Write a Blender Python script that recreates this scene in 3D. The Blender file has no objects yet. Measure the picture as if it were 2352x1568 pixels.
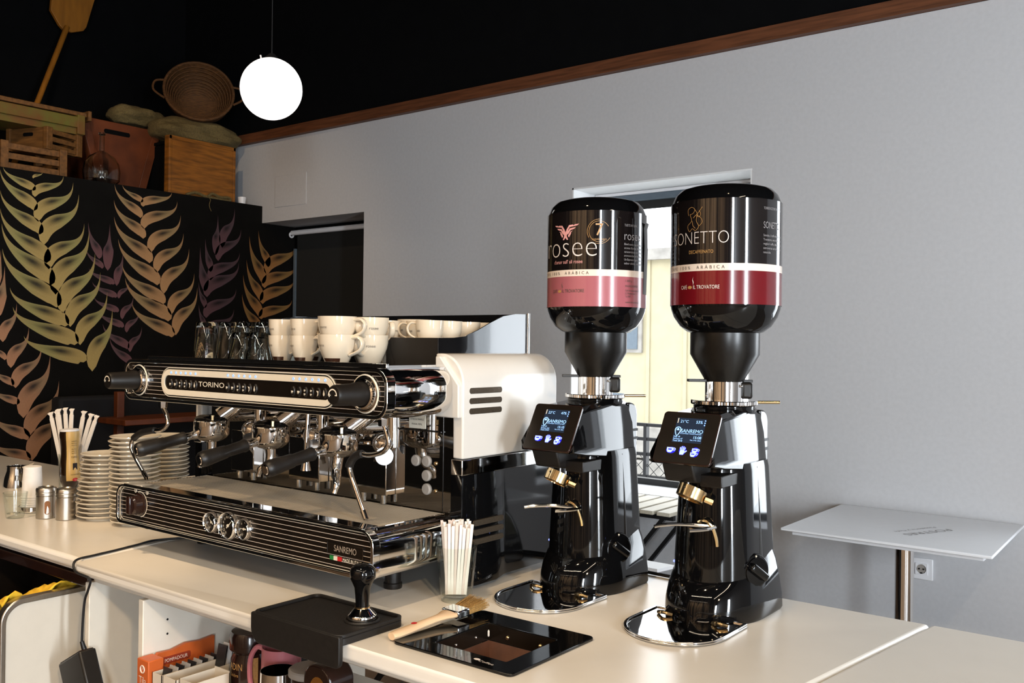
import bpy, math, random
from mathutils import Vector, Matrix
random.seed(7)
S = bpy.context.scene
COL = S.collection
PI = math.pi
# ------------------------------------------------------------------ camera, sky, lights, exposure
EYE = Vector((0, 0, 1.5))
cam_d = bpy.data.cameras.new('camera'); cam = bpy.data.objects.new('camera', cam_d); COL.objects.link(cam)
cam_d.sensor_width = 36.0; cam_d.lens = 2127.3/2352*36.0; cam_d.clip_start = 0.05; cam_d.clip_end = 200
yaw, pit, rol = math.radians(37.578), math.radians(.1508), math.radians(.7136)
fw = Vector((-math.sin(yaw)*math.cos(pit), math.cos(yaw)*math.cos(pit), math.sin(pit)))
rt = Vector((math.cos(yaw), math.sin(yaw), 0)); up = rt.cross(fw)
r2 = rt*math.cos(rol)+up*math.sin(rol); u2 = -rt*math.sin(rol)+up*math.cos(rol)
cam.matrix_world = Matrix(((r2.x, u2.x, -fw.x, EYE.x), (r2.y, u2.y, -fw.y, EYE.y), (r2.z, u2.z, -fw.z, EYE.z), (0, 0, 0, 1)))
S.camera = cam
S.view_settings.view_transform = 'Standard'; S.view_settings.look = 'None'
S.view_settings.gamma = 1.0; S.view_settings.exposure = -0.16; S.view_settings.use_curve_mapping = False
S.cycles.use_denoising = True
S.cycles.max_bounces = 10; S.cycles.transmission_bounces = 10; S.cycles.transparent_max_bounces = 12
S.cycles.sample_clamp_indirect = 6.0; S.cycles.caustics_refractive = False; S.cycles.caustics_reflective = False
W = bpy.data.worlds.new('overcast_sky'); S.world = W; W.use_nodes = True
bg = W.node_tree.nodes['Background']; bg.inputs[0].default_value = (.90, .95, 1.0, 1); bg.inputs[1].default_value = 5.5

def lamp(name, kind, loc, power, col, aim=None, size=.1, size_y=None, spot=None, blend=.3):
    d = bpy.data.lights.new(name, kind); o = bpy.data.objects.new(name, d); COL.objects.link(o)
    d.energy = power; d.color = col; o.location = loc
    if kind == 'AREA':
        d.shape = 'RECTANGLE' if size_y else 'SQUARE'; d.size = size
        if size_y: d.size_y = size_y
    else:
        d.shadow_soft_size = size
    if kind == 'SPOT': d.spot_size = math.radians(spot); d.spot_blend = blend
    if aim is not None: o.rotation_euler = (Vector(aim)-Vector(loc)).to_track_quat('-Z', 'Y').to_euler()
    return o
WARM = (1.0, .72, .44); COOL = (.84, .925, 1.0)
# daylight: narrow tall windows behind the staff side and on the right, one further along the grey wall
lamp('daylight_front_window', 'AREA', (2.95, -2.92, 1.7), 170, COOL, (.2, 3.8, 1.9), .42, 2.2)
lamp('daylight_right_window', 'AREA', (3.22, .1, 1.6), 205, COOL, (0, 2.6, 1.7), .34, 2.1)
lamp('daylight_back_window', 'AREA', (.12, 3.98, 1.52), 14, COOL, (.0, 0, 1.3), .6, 1.35)
# warm lamps over the bar, beyond the right of the frame and on the ceiling
lamp('bar_lamp', 'SPOT', (1.45, -.55, 2.75), 185, WARM, (-2.45, 1.40, .93), .06, None, 46, .85)
lamp('ceiling_spot', 'SPOT', (.1, .2, 4.2), 20, WARM, (-.5, 1.6, .93), .05, None, 34, .7)
lamp('ceiling_spot', 'SPOT', (-1.2, .1, 4.2), 165, WARM, (-1.5, 1.4, .93), .05, None, 34, .7)
lamp('ceiling_spot', 'SPOT', (-2.6, .2, 4.2), 290, WARM, (-2.9, 1.45, .93), .05, None, 36, .7)
lamp('ceiling_spot', 'SPOT', (-2.6, 1.0, 4.2), 130, WARM, (-5.0, 2.7, 1.75), .05, None, 58, .6)
# two long ceiling luminaires behind the staff side of the bar
lamp('linear_luminaire', 'AREA', (-1.2, -1.0, 3.4), 60, (1, .84, .64), (-1.2, -1.0, 0), 3.2, .07)
lamp('added_wall_wash', 'AREA', (-1.6, -2.2, 3.0), 85, (1, .80, .58), (-1.6, -3.0, 1.2), 4.0, .10)  # added wash on the panelled wall, brightens what the chrome mirrors
lamp('linear_luminaire', 'AREA', (1.1, -.1, 3.4), 30, (1, .84, .64), (1.1, -.1, 0), .07, 2.4)
# ------------------------------------------------------------------ helpers
def T(x, y, z): return Matrix.Translation((x, y, z))
def Rx(a): return Matrix.Rotation(math.radians(a), 4, 'X')
def Ry(a): return Matrix.Rotation(math.radians(a), 4, 'Y')
def Rz(a): return Matrix.Rotation(math.radians(a), 4, 'Z')
def align(p0, p1):
    p0 = Vector(p0); d = Vector(p1)-p0
    return Matrix.Translation(p0) @ d.to_track_quat('Z', 'Y').to_matrix().to_4x4()
class MB:
    def __init__(s): s.v = []; s.f = []; s.m = []
    def add(s, vs, fs, m=0, M=None):
        n = len(s.v)
        s.v += [tuple(M @ Vector(v)) for v in vs] if M is not None else [tuple(v) for v in vs]
        s.f += [tuple(i+n for i in f) for f in fs]; s.m += [m]*len(fs); return s
    def box(s, x0, x1, y0, y1, z0, z1, m=0, M=None):
        vs = [(x, y, z) for z in (z0, z1) for y in (y0, y1) for x in (x0, x1)]
        return s.add(vs, [(0, 2, 3, 1), (4, 5, 7, 6), (0, 1, 5, 4), (2, 6, 7, 3), (0, 4, 6, 2), (1, 3, 7, 5)], m, M)
    def prism(s, poly, ax, a, b, m=0, M=None, poly2=None):
        k = {'x': lambda p, t: (t, p[0], p[1]), 'y': lambda p, t: (p[0], t, p[1]), 'z': lambda p, t: (p[0], p[1], t)}[ax]
        n = len(poly); q = poly2 or poly
        vs = [k(p, a) for p in poly]+[k(p, b) for p in q]
        return s.add(vs, [tuple(range(n-1, -1, -1)), tuple(range(n, 2*n))]+[(i, (i+1) % n, n+(i+1) % n, n+i) for i in range(n)], m, M)
    def ring(s, o, i, ax, a, b, m=0, M=None):            # frame between two outlines with equal point counts
        k = {'x': lambda p, t: (t, p[0], p[1]), 'y': lambda p, t: (p[0], t, p[1]), 'z': lambda p, t: (p[0], p[1], t)}[ax]
        n = len(o); vs = [k(p, a) for p in o]+[k(p, a) for p in i]+[k(p, b) for p in o]+[k(p, b) for p in i]; fs = []
        for j in range(n):
            h = (j+1) % n
            fs += [(j, h, n+h, n+j), (2*n+j, 3*n+j, 3*n+h, 2*n+h), (j, 2*n+j, 2*n+h, h), (n+j, n+h, 3*n+h, 3*n+j)]
        return s.add(vs, fs, m, M)
    def lathe(s, prof, M=None, seg=24, m=0, a0=0, a1=360):
        full = abs(a1-a0) >= 360; n = seg if full else seg+1; vs = []; fs = []
        for r, z in prof:
            for i in range(n):
                a = math.radians(a0+(a1-a0)*i/seg); vs.append((r*math.cos(a), r*math.sin(a), z))
        for j in range(len(prof)-1):
            for i in range(seg):
                h = (i+1) % n; q = (j*n+i, j*n+h, (j+1)*n+h, (j+1)*n+i)
                if prof[j][0] == 0: q = (q[0], q[2], q[3])
                elif prof[j+1][0] == 0: q = (q[0], q[1], q[2])
                fs.append(q)
        return s.add(vs, fs, m, M)
    def cyl(s, p0, p1, r0, r1=None, seg=16, m=0):
        r1 = r0 if r1 is None else r1; L = (Vector(p1)-Vector(p0)).length
        return s.lathe([(0, 0), (r0, 0), (r1, L), (0, L)], align(p0, p1), seg, m)
    def torus(s, R, r, M=None, seg=24, k=8, m=0, a0=0, a1=360):
        prof = [(R+r*math.cos(2*PI*i/k), r*math.sin(2*PI*i/k)) for i in range(k+1)]
        return s.lathe(prof, M, seg, m, a0, a1)
    def tube(s, pts, r, seg=8, m=0, smooth=0):
        P = [Vector(p) for p in pts]
        if smooth: P = spline(P, smooth)
        rs = r if isinstance(r, (list, tuple)) else [r]*len(P)
        if len(rs) != len(P): rs = [rs[min(len(rs)-1, int(i*(len(rs)-1)/(len(P)-1)+.5))] for i in range(len(P))]
        vs = []; nrm = None; n = len(P)
        for i, p in enumerate(P):
            t = (P[min(i+1, n-1)]-P[max(i-1, 0)]).normalized()
            if nrm is None: nrm = t.orthogonal().normalized()
            nrm = (nrm-t*nrm.dot(t)); nrm = nrm.normalized() if nrm.length > 1e-6 else t.orthogonal().normalized()
            b = t.cross(nrm)
            for k in range(seg):
                a = 2*PI*k/seg; vs.append(p+(nrm*math.cos(a)+b*math.sin(a))*rs[i])
        fs = [(i*seg+k, i*seg+(k+1) % seg, (i+1)*seg+(k+1) % seg, (i+1)*seg+k) for i in range(n-1) for k in range(seg)]
        fs += [tuple(range(seg-1, -1, -1)), tuple(range((n-1)*seg, n*seg))]
        return s.add(vs, fs, m)
    def loft(s, rings, m=0, M=None, cap=True):
        n = len(rings[0]); vs = [p for r in rings for p in r]
        fs = [(j*n+i, j*n+(i+1) % n, (j+1)*n+(i+1) % n, (j+1)*n+i) for j in range(len(rings)-1) for i in range(n)]
        if cap: fs += [tuple(range(n-1, -1, -1)), tuple(range((len(rings)-1)*n, len(rings)*n))]
        return s.add(vs, fs, m, M)
    def sph(s, c, r, seg=16, k=10, m=0, sc=(1, 1, 1), M=None):
        prof = [(max(0, r*math.sin(PI*i/k)) if 0 < i < k else 0, -r*math.cos(PI*i/k)) for i in range(k+1)]
        Q = T(*c) @ Matrix.Diagonal((*sc, 1)); Q = M @ Q if M is not None else Q
        return s.lathe(prof, Q, seg, m)
def spline(P, k):
    out = []; n = len(P)
    for i in range(n-1):
        a, b, c, d = P[max(i-1, 0)], P[i], P[i+1], P[min(i+2, n-1)]
        for j in range(k):
            t = j/k; out.append(.5*((2*b)+(c-a)*t+(2*a-5*b+4*c-d)*t*t+(3*b-a-3*c+d)*t**3))
    return out+[P[-1]]
def rrect(x0, x1, z0, z1, r, k=6):
    rs = r if isinstance(r, (list, tuple)) else [r]*4    # order: bottom-left, bottom-right, top-right, top-left
    out = []
    for (cx, cz, a), q in zip(((x0+rs[0], z0+rs[0], 180), (x1-rs[1], z0+rs[1], 270), (x1-rs[2], z1-rs[2], 0), (x0+rs[3], z1-rs[3], 90)), rs):
        for i in range(k+1):
            t = math.radians(a+90*i/k); out.append((cx+q*math.cos(t), cz+q*math.sin(t)))
    return out
ORG = {}
def link(o, parent):
    COL.objects.link(o)
    if parent is not None: o.parent = parent
    return o
def obj(name, mb, mats, parent=None, bevel=0, smooth=38, world=True, loc=None, rot=None, seg=2):
    vs = mb.v
    if parent is not None and world and parent in ORG:
        c = ORG[parent]; vs = [(v[0]-c[0], v[1]-c[1], v[2]-c[2]) for v in vs]
    me = bpy.data.meshes.new(name); me.from_pydata(vs, [], mb.f); me.update()
    mats = mats if isinstance(mats, (list, tuple)) else [mats]
    for x in mats: me.materials.append(x)
    if len(mats) > 1: me.polygons.foreach_set('material_index', mb.m)
    if smooth:
        me.shade_smooth(); me.set_sharp_from_angle(angle=math.radians(smooth))
    o = bpy.data.objects.new(name, me)
    if parent is not None and parent in ORG and world: ORG[o] = ORG[parent]
    if loc: o.location = loc
    if rot: o.rotation_euler = [math.radians(a) for a in rot]
    if bevel:
        b = o.modifiers.new('bevel', 'BEVEL'); b.width = bevel; b.segments = seg; b.limit_method = 'ANGLE'; b.angle_limit = math.radians(40); b.harden_normals = False
    return link(o, parent)
def tag(o, label, cat=None, group=None, kind=None):
    if label: o['label'] = label
    if cat: o['category'] = cat
    if group: o['group'] = group
    if kind: o['kind'] = kind
    return o
def thing(name, label, cat, loc, rz=0, group=None):
    o = bpy.data.objects.new(name, None); o.empty_display_size = .05; COL.objects.link(o)
    o.location = loc; o.rotation_euler = (0, 0, math.radians(rz)); ORG[o] = Vector(loc)
    return tag(o, label, cat, group)
def struct(o, label=None): return tag(o, label, kind='structure')
def dup(root, loc, rz, label, group=None):
    r = root.copy(); COL.objects.link(r); r.location = loc; r.rotation_euler = (0, 0, math.radians(rz)); r['label'] = label
    if group: r['group'] = group
    for ch in list(root.children):
        c = ch.copy(); COL.objects.link(c); c.parent = r
        for g in list(ch.children):
            d = g.copy(); COL.objects.link(d); d.parent = c
    return r
def mat(name, col, rough=.5, metal=0, noise=0, scale=30, bump=0, coat=0, trans=0, ior=1.45, emit=0, spec=.5, stretch=(1, 1, 1), col2=None, aniso=0):
    m = bpy.data.materials.new(name); m.use_nodes = True; nt = m.node_tree; b = nt.nodes['Principled BSDF']
    I = b.inputs; I['Base Color'].default_value = (*col, 1); I['Roughness'].default_value = rough; I['Metallic'].default_value = metal
    I['Specular IOR Level'].default_value = spec; I['IOR'].default_value = ior
    if coat: I['Coat Weight'].default_value = coat; I['Coat Roughness'].default_value = .03
    if trans: I['Transmission Weight'].default_value = trans
    if emit: I['Emission Color'].default_value = (*col, 1); I['Emission Strength'].default_value = emit
    if noise or bump or col2:
        tc = nt.nodes.new('ShaderNodeTexCoord'); mp = nt.nodes.new('ShaderNodeMapping'); nz = nt.nodes.new('ShaderNodeTexNoise')
        mp.inputs['Scale'].default_value = stretch; nz.inputs['Scale'].default_value = scale; nz.inputs['Detail'].default_value = 6
        nt.links.new(tc.outputs['Object'], mp.inputs[0]); nt.links.new(mp.outputs[0], nz.inputs[0])
        if noise or col2:
            mx = nt.nodes.new('ShaderNodeMix'); mx.data_type = 'RGBA'
            c2 = col2 or tuple(c*(1-noise) for c in col)
            mx.inputs[6].default_value = (*col, 1); mx.inputs[7].default_value = (*c2, 1)
            rp = nt.nodes.new('ShaderNodeValToRGB'); rp.color_ramp.elements[0].position = .35; rp.color_ramp.elements[1].position = .68
            nt.links.new(nz.outputs[0], rp.inputs[0]); nt.links.new(rp.outputs[0], mx.inputs[0]); nt.links.new(mx.outputs[2], I['Base Color'])
        if bump:
            bp = nt.nodes.new('ShaderNodeBump'); bp.inputs['Strength'].default_value = bump; bp.inputs['Distance'].default_value = .01
            nt.links.new(nz.outputs[0], bp.inputs['Height']); nt.links.new(bp.outputs[0], I['Normal'])
    return m
def vcol_mat(name, rough=.7):
    m = mat(name, (1, 1, 1), rough); nt = m.node_tree; a = nt.nodes.new('ShaderNodeVertexColor'); a.layer_name = 'paint'
    tc = nt.nodes.new('ShaderNodeTexCoord'); nz = nt.nodes.new('ShaderNodeTexNoise'); nz.inputs['Scale'].default_value = 260
    nt.links.new(tc.outputs['Object'], nz.inputs[0])
    mx = nt.nodes.new('ShaderNodeMix'); mx.data_type = 'RGBA'; mx.blend_type = 'MULTIPLY'; mx.inputs[0].default_value = .35
    nt.links.new(a.outputs[0], mx.inputs[6]); nt.links.new(nz.outputs[0], mx.inputs[7])
    nt.links.new(mx.outputs[2], nt.nodes['Principled BSDF'].inputs['Base Color']); return m
def txt_mesh(s, off=0, spacing=1.0):
    c = bpy.data.curves.new('t', 'FONT'); c.body = s; c.resolution_u = 4; c.offset = off; c.align_x = 'LEFT'; c.fill_mode = 'BOTH'; c.space_character = spacing
    o = bpy.data.objects.new('t', c); me = bpy.data.meshes.new_from_object(o)
    vs = [tuple(v.co) for v in me.vertices]; fs = [tuple(p.vertices) for p in me.polygons]
    bpy.data.objects.remove(o); bpy.data.meshes.remove(me); bpy.data.curves.remove(c)
    return vs, fs
def txt(mb, s, h=None, w=None, M=None, fn=None, m=0, off=0, align='C', spacing=1.0):
    """lettering: h scales by the height of a capital, w fits the width; M places it, fn bends it"""
    vs, fs = txt_mesh(s, off, spacing)
    if not vs: return mb
    xs = [v[0] for v in vs]; x0, x1 = min(xs), max(xs)
    sx = (w/(x1-x0)) if w else None; sy = h/.70 if h else None
    sx = sx or sy; sy = sy or sx
    ox = {'C': (x0+x1)/2, 'L': x0, 'R': x1}[align]
    q = [((v[0]-ox)*sx, v[1]*sy, 0) for v in vs]
    if fn: q = [fn(*p) for p in q]
    return mb.add(q, fs, m, M)
FRONT = Rx(90)                     # lettering that faces -Y
def thin_glass():
    m = bpy.data.materials.new('clear_glass'); m.use_nodes = True; nt = m.node_tree; nt.nodes.clear(); N = nt.nodes.new
    o = N('ShaderNodeOutputMaterial'); mx = N('ShaderNodeMixShader'); tr = N('ShaderNodeBsdfTransparent'); gl = N('ShaderNodeBsdfGlossy'); lw = N('ShaderNodeLayerWeight'); fr = N('ShaderNodeFresnel'); rp = N('ShaderNodeValToRGB')
    fr.inputs[0].default_value = 1.55; lw.inputs[0].default_value = .5; gl.inputs['Roughness'].default_value = .015
    e = rp.color_ramp.elements; e[0].position = .55; e[0].color = (.965, .985, .97, 1); e[1].position = 1; e[1].color = (.84, .88, .85, 1)
    nt.links.new(lw.outputs['Facing'], rp.inputs[0]); nt.links.new(rp.outputs[0], tr.inputs[0]); pw = N('ShaderNodeMath'); pw.operation = 'POWER'; pw.inputs[1].default_value = 4; ml = N('ShaderNodeMath'); ml.operation = 'MULTIPLY_ADD'; ml.inputs[1].default_value = .8; ml.inputs[2].default_value = .05; nt.links.new(lw.outputs['Facing'], pw.inputs[0]); nt.links.new(pw.outputs[0], ml.inputs[0]); nt.links.new(ml.outputs[0], mx.inputs[0])
    nt.links.new(tr.outputs[0], mx.inputs[1]); nt.links.new(gl.outputs[0], mx.inputs[2]); nt.links.new(mx.outputs[0], o.inputs[0]); return m
# ------------------------------------------------------------------ materials
K = {}
K['wall'] = mat('grey_wall_paint', (.56, .56, .575), .8, noise=.05, scale=60, bump=.04)
K['reveal'] = mat('white_reveal_paint', (.82, .83, .84), .7, noise=.03)
K['blackpaint'] = mat('black_wall_paint', (.0035, .0036, .004), .9, noise=.2, scale=12, spec=.08)
K['mural'] = mat('mural_black', (.0055, .005, .0045), .8, noise=.3, scale=9, spec=.10)
K['trimwood'] = mat('brown_beam_wood', (.16, .055, .022), .5, noise=.45, scale=6, stretch=(1, 14, 14))
K['floor'] = mat('brown_floor', (.20, .135, .085), .55, noise=.3, scale=5)
K['panel'] = mat('dark_wood_panelling', (.22, .135, .075), .45, noise=.75, scale=3, stretch=(6, 6, .25))
K['counter'] = mat('white_solid_surface', (.80, .755, .68), .27, noise=.02, scale=14)
K['cream'] = mat('cream_laminate', (.72, .67, .58), .4, noise=.03)
K['panel'] = mat('back_bar_panelling', (.50, .37, .24), .5, noise=.4, scale=3); nt = K['panel'].node_tree; bs_ = nt.nodes['Principled BSDF']
wv = nt.nodes.new('ShaderNodeTexNoise'); mp = nt.nodes.new('ShaderNodeMapping'); tc = nt.nodes.new('ShaderNodeTexCoord'); rp = nt.nodes.new('ShaderNodeValToRGB')
mp.inputs['Scale'].default_value = (2.6, 0, .12); wv.inputs['Scale'].default_value = 1.3; wv.inputs['Detail'].default_value = 4
e = rp.color_ramp.elements; e[0].position = .44; e[0].color = (.02, .013, .009, 1); e[1].position = .50; e[1].color = (.58, .43, .29, 1)
nt.links.new(tc.outputs['Object'], mp.inputs[0]); nt.links.new(mp.outputs[0], wv.inputs[0]); nt.links.new(wv.outputs[0], rp.inputs[0]); nt.links.new(rp.outputs[0], bs_.inputs['Base Color'])
K['badgeink'] = mat('badge_lettering', (.34, .27, .21), .35, noise=.1)
K['chrome'] = mat('chrome', (.86, .85, .84), .05, 1, noise=.02)
K['wire'] = mat('satin_wire', (.66, .58, .47), .33, .55, noise=.04)
K['glassr'] = mat('solid_glass', (.96, .99, .97), 0, trans=1, ior=1.46)
K['steel'] = mat('polished_steel', (.66, .65, .64), .10, 1, noise=.04)
K['mirror'] = mat('mirror_steel', (.62, .60, .58), .035, 1, noise=.04, scale=8)
K['brushed'] = mat('brushed_steel', (.62, .57, .50), .32, 1, noise=.15, scale=40, stretch=(12, 12, 1))
K['brass'] = mat('brass', (.83, .62, .34), .16, 1, noise=.1)
K['black'] = mat('gloss_black', (.003, .003, .0033), .05, noise=.1)
K['panelblack'] = mat('panel_black', (.010, .007, .005), .22, noise=.2)
K['softblack'] = mat('soft_black_plastic', (.0085, .0065, .0052), .42, noise=.25, scale=60)
K['rubber'] = mat('black_rubber', (.009, .0072, .006), .55, noise=.3, scale=90, bump=.06)
K['hood'] = mat('ivory_enamel', (.70, .665, .61), .16, noise=.015)
K['ivory'] = mat('ivory_print', (.80, .72, .58), .4, noise=.03)
K['mesh'] = mat('perforated_mesh', (.13, .10, .07), .4, .6, noise=.6, scale=700)
K['cup'] = mat('cream_porcelain', (.70, .60, .46), .10, noise=.02, coat=.4)
K['plate'] = mat('white_porcelain', (.72, .65, .53), .14, noise=.02, coat=.3)
K['brownprint'] = mat('brown_print', (.045, .016, .008), .3, noise=.4, scale=120)
K['greyprint'] = mat('grey_print', (.09, .07, .055), .5, noise=.1)
K['glass'] = thin_glass()
K['paper'] = mat('white_paper', (.82, .77, .71), .7, noise=.05, scale=50)
K['paper2'] = mat('pinkish_paper', (.70, .58, .52), .7, noise=.08, scale=50)
K['white'] = mat('white_laminate', (.84, .85, .87), .35, noise=.02)
K['plastic'] = mat('white_plastic', (.82, .82, .84), .35, noise=.02)
K['wood'] = mat('amber_crate_wood', (.30, .105, .010), .55, noise=.55, scale=7, stretch=(1, 1, 8), bump=.15)
K['wood2'] = mat('orange_crate_wood', (.16, .038, .009), .5, noise=.5, scale=6, stretch=(5, 1, 1), bump=.1)
K['slatwood'] = mat('brown_slat_wood', (.20, .085, .020), .6, noise=.5, scale=9, stretch=(1, 6, 6), bump=.15)
K['greenwood'] = mat('green_painted_wood', (.13, .12, .015), .6, noise=.6, scale=12, bump=.2, col2=(.16, .065, .012))
K['peel'] = mat('peel_wood', (.34, .125, .010), .55, noise=.3, scale=5, stretch=(1, 6, 1))
K['burlap'] = mat('burlap', (.155, .112, .040), .9, noise=.4, scale=120, bump=.35)
K['wicker'] = mat('wicker', (.13, .052, .012), .75, noise=.55, scale=35, stretch=(1, 1, 6), bump=.6)
K['garden'] = mat('weathered_slats', (.62, .57, .46), .5, noise=.15, scale=10, stretch=(10, 1, 10))
K['blackmetal'] = mat('black_metal', (.012, .012, .013), .4, noise=.2)
K['blind'] = mat('dark_blind_fabric', (.012, .013, .013), .7, noise=.2, scale=150)
K['blindgrey'] = mat('grey_blind_cassette', (.10, .13, .16), .5, noise=.1)
K['pink'] = mat('label_pink', (.38, .115, .135), .18, noise=.03, coat=.5)
K['wine'] = mat('label_wine', (.14, .005, .009), .16, noise=.05, coat=.5)
K['labelblack'] = mat('label_black', (.008, .006, .006), .07, noise=.1, coat=.5)
K['band'] = mat('label_cream', (.80, .68, .58), .2, noise=.02, coat=.4)
K['ink'] = mat('label_white_ink', (.72, .65, .60), .4, noise=.05)
K['inkgrey'] = mat('label_grey_ink', (.30, .28, .28), .4, noise=.05)
K['inkpink'] = mat('label_pink_ink', (.70, .33, .31), .4, noise=.05)
K['gold'] = mat('label_gold_ink', (.50, .27, .09), .3, noise=.25, scale=200)
K['funnel'] = mat('black_funnel', (.006, .005, .004), .30, noise=.5, scale=260)
K['blueglow'] = mat('blue_glow', (.22, .28, 1.0), .4, emit=2.6); K['bluehalo'] = mat('blue_halo', (.004, .004, .9), .4, emit=.8)
K['blueled'] = mat('blue_led', (.25, .45, 1.0), .4, emit=.75)
K['screen'] = mat('lit_screen', (.010, .016, .030), .2, emit=1)
K['screenink'] = mat('screen_ink', (.30, .55, .95), .4, emit=1.1)
K['red'] = mat('red_print', (.55, .02, .02), .4, noise=.05); K['green'] = mat('green_print', (.02, .22, .05), .4, noise=.05)
K['globe'] = mat('opal_globe', (1.0, .97, .93),   .3, emit=1.35)
K['leather'] = mat('dark_brown_plastic', (.022, .0085, .006), .18, noise=.3, scale=20, coat=.3)
K['teaorange'] = mat('tea_box_orange', (.55, .11, .02), .45, noise=.12, scale=30)
K['teadark'] = mat('tea_box_dark_orange', (.28, .035, .012), .45, noise=.1)
K['carton'] = mat('white_carton', (.66, .58, .47), .6, noise=.06)
K['pinkjug'] = mat('pink_enamel', (.52, .17, .20), .35, noise=.06)
K['greylid'] = mat('grey_lid', (.34, .31, .28), .6, noise=.08)
K['yellow'] = mat('yellow_cloth', (.85, .52, .03), .85, noise=.2, scale=60, bump=.3)
K['bristle'] = mat('bristle', (.45, .25, .07), .7, noise=.5, scale=300, stretch=(1, 1, .1))
K['brushwood'] = mat('pale_brush_wood', (.74, .52, .32), .4, noise=.15, scale=12)
K['grounds'] = mat('coffee_grounds', (.10, .032, .012), .9, noise=.6, scale=220, bump=.8)
K['brownplate'] = mat('brown_knock_liner', (.10, .040, .022), .5, noise=.3, scale=30)
K['syrup'] = mat('syrup_bottle', (.018, .008, .004), .12, noise=.2, coat=.4)
K['label'] = mat('cream_label', (.66, .44, .16), .35, noise=.05)
K['spice'] = mat('brown_spice', (.28, .11, .035), .7, noise=.3, scale=200)
K['stucco'] = mat('cream_stucco', (.44, .39, .26), .9, noise=.08, scale=6)
K['stone'] = mat('pale_stone', (.34, .32, .29), .9, noise=.3, scale=8)
K['pavement'] = mat('pavement', (.6, .6, .58), .9, noise=.1)
K['darkblue'] = mat('dark_blue_fabric', (.0025, .003, .006), .8, noise=.4, scale=20)
K['rail'] = mat('rail_gloss_black', (.006, .006, .007), .06, noise=.1, coat=.5)
K['paint'] = vcol_mat('mural_paint', .6)
pane = bpy.data.materials.new('window_pane'); pane.use_nodes = True; nt = pane.node_tree; nt.nodes.clear()
po = nt.nodes.new('ShaderNodeOutputMaterial'); pm = nt.nodes.new('ShaderNodeMixShader'); pt = nt.nodes.new('ShaderNodeBsdfTransparent'); pg = nt.nodes.new('ShaderNodeBsdfGlossy'); pf = nt.nodes.new('ShaderNodeFresnel')
pg.inputs['Roughness'].default_value = .01; pf.inputs[0].default_value = 1.02; nt.links.new(pf.outputs[0], pm.inputs[0]); nt.links.new(pt.outputs[0], pm.inputs[1]); nt.links.new(pg.outputs[0], pm.inputs[2]); nt.links.new(pm.outputs[0], po.inputs[0]); K['pane'] = pane
# ------------------------------------------------------------------ the room
YW = 3.8; XM = -5.0; XU = -5.9
struct(obj('floor', MB().box(XU-.1, 3.4, -3, 4.1, -.1, 0), K['floor'], smooth=0), 'brown floor seen beneath the bar')
struct(obj('ceiling', MB().box(XU-.1, 3.4, -3, 4.1, 4.3, 4.4), K['blackpaint'], smooth=0), 'black painted ceiling high above')
w = MB()
w.box(XU, XM, YW, YW+.3, 2.38, 2.80)                # above the mural partition
w.box(XM, -4.04, YW, YW+.3, 2.27, 2.80); w.box(-4.04, -2.559, YW, YW+.3, 0, 2.80)
w.box(-2.559, -1.625, YW, YW+.3, 2.272, 2.80); w.box(-2.559, -1.625, YW, YW+.3, 0, .80); w.box(-1.625, -.20, YW, YW+.3, 0, 2.80); w.box(.44, 3.3, YW, YW+.3, 0, 2.80); w.box(-.20, .44, YW, YW+.3, 2.272, 2.80); w.box(-.20, .44, YW, YW+.3, 0, .80)
struct(obj('wall_back', w, K['wall'], smooth=0), 'pale grey wall behind the bar')
struct(obj('wall_back_upper', MB().box(XU-.1, 3.4, YW, YW+.3, 2.80, 4.3), K['blackpaint'], smooth=0), 'black painted wall above the brown beam')
t1 = MB().box(XU, 3.3, YW-.03, YW, 2.801, 2.864); t1.box(XU, 3.3, YW-.034, YW-.03, 2.801, 2.812)
struct(obj('trim_1', t1, K['trimwood'], smooth=0), 'long brown wooden beam along the top of the grey wall')
wl = MB().box(XU, XM, -3, YW, 0, 2.38); wl.box(XM-.2, XM, YW, YW+.3, 0, 2.27)
wall_left = struct(obj('wall_left', wl, K['mural'], smooth=0), 'black partition painted with ears of wheat')
struct(obj('wall_left_upper', MB().box(XU-.1, XU, -3, YW, 2.38, 4.3), K['blackpaint'], smooth=0), 'black wall above the loft ledge')
struct(obj('wall_front', MB().box(XU, 2.72, -3.1, -3, 0, 4.3).box(3.18, 3.3, -3.1, -3, 0, 4.3).box(2.72, 3.18, -3.1, -3, 0, .55).box(2.72, 3.18, -3.1, -3, 2.85, 4.3), K['panel'], smooth=0), 'panelled wall behind the bar staff')
w5 = MB().ring([(2.72, .55), (3.18, .55), (3.18, 2.85), (2.72, 2.85)], [(2.77, .61), (3.13, .61), (3.13, 2.79), (2.77, 2.79)], 'y', -3.08, -3.02)
w5o = struct(obj('window_5', w5, K['blackmetal'], smooth=0)); obj('pane', MB().box(2.77, 3.13, -3.052, -3.048, .61, 2.79), K['pane'], w5o, smooth=0)
wr = MB()
for a, b in ((-3, -.10), (.30, 3.8)): wr.box(3.3, 3.4, a, b, 0, 4.3)
for a, b in ((-.10, .30),): wr.box(3.3, 3.4, a, b, 0, .3); wr.box(3.3, 3.4, a, b, 2.6, 4.3)
struct(obj('wall_right', wr, K['wall'], smooth=0), 'grey wall with tall windows')
for i, (a, b) in enumerate(((-.10, .30),)):
    f = MB(); f.ring([(a, .3), (b, .3), (b, 2.6), (a, 2.6)], [(a+.06, .36), (b-.06, .36), (b-.06, 2.54), (a+.06, 2.54)], 'x', 3.33, 3.38)
    wf = struct(obj('window_%d' % (i+2), f, K['blackmetal'], smooth=0))
    obj('pane', MB().box(3.352, 3.356, a+.06, b-.06, .36, 2.54), K['pane'], wf, smooth=0)
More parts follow.
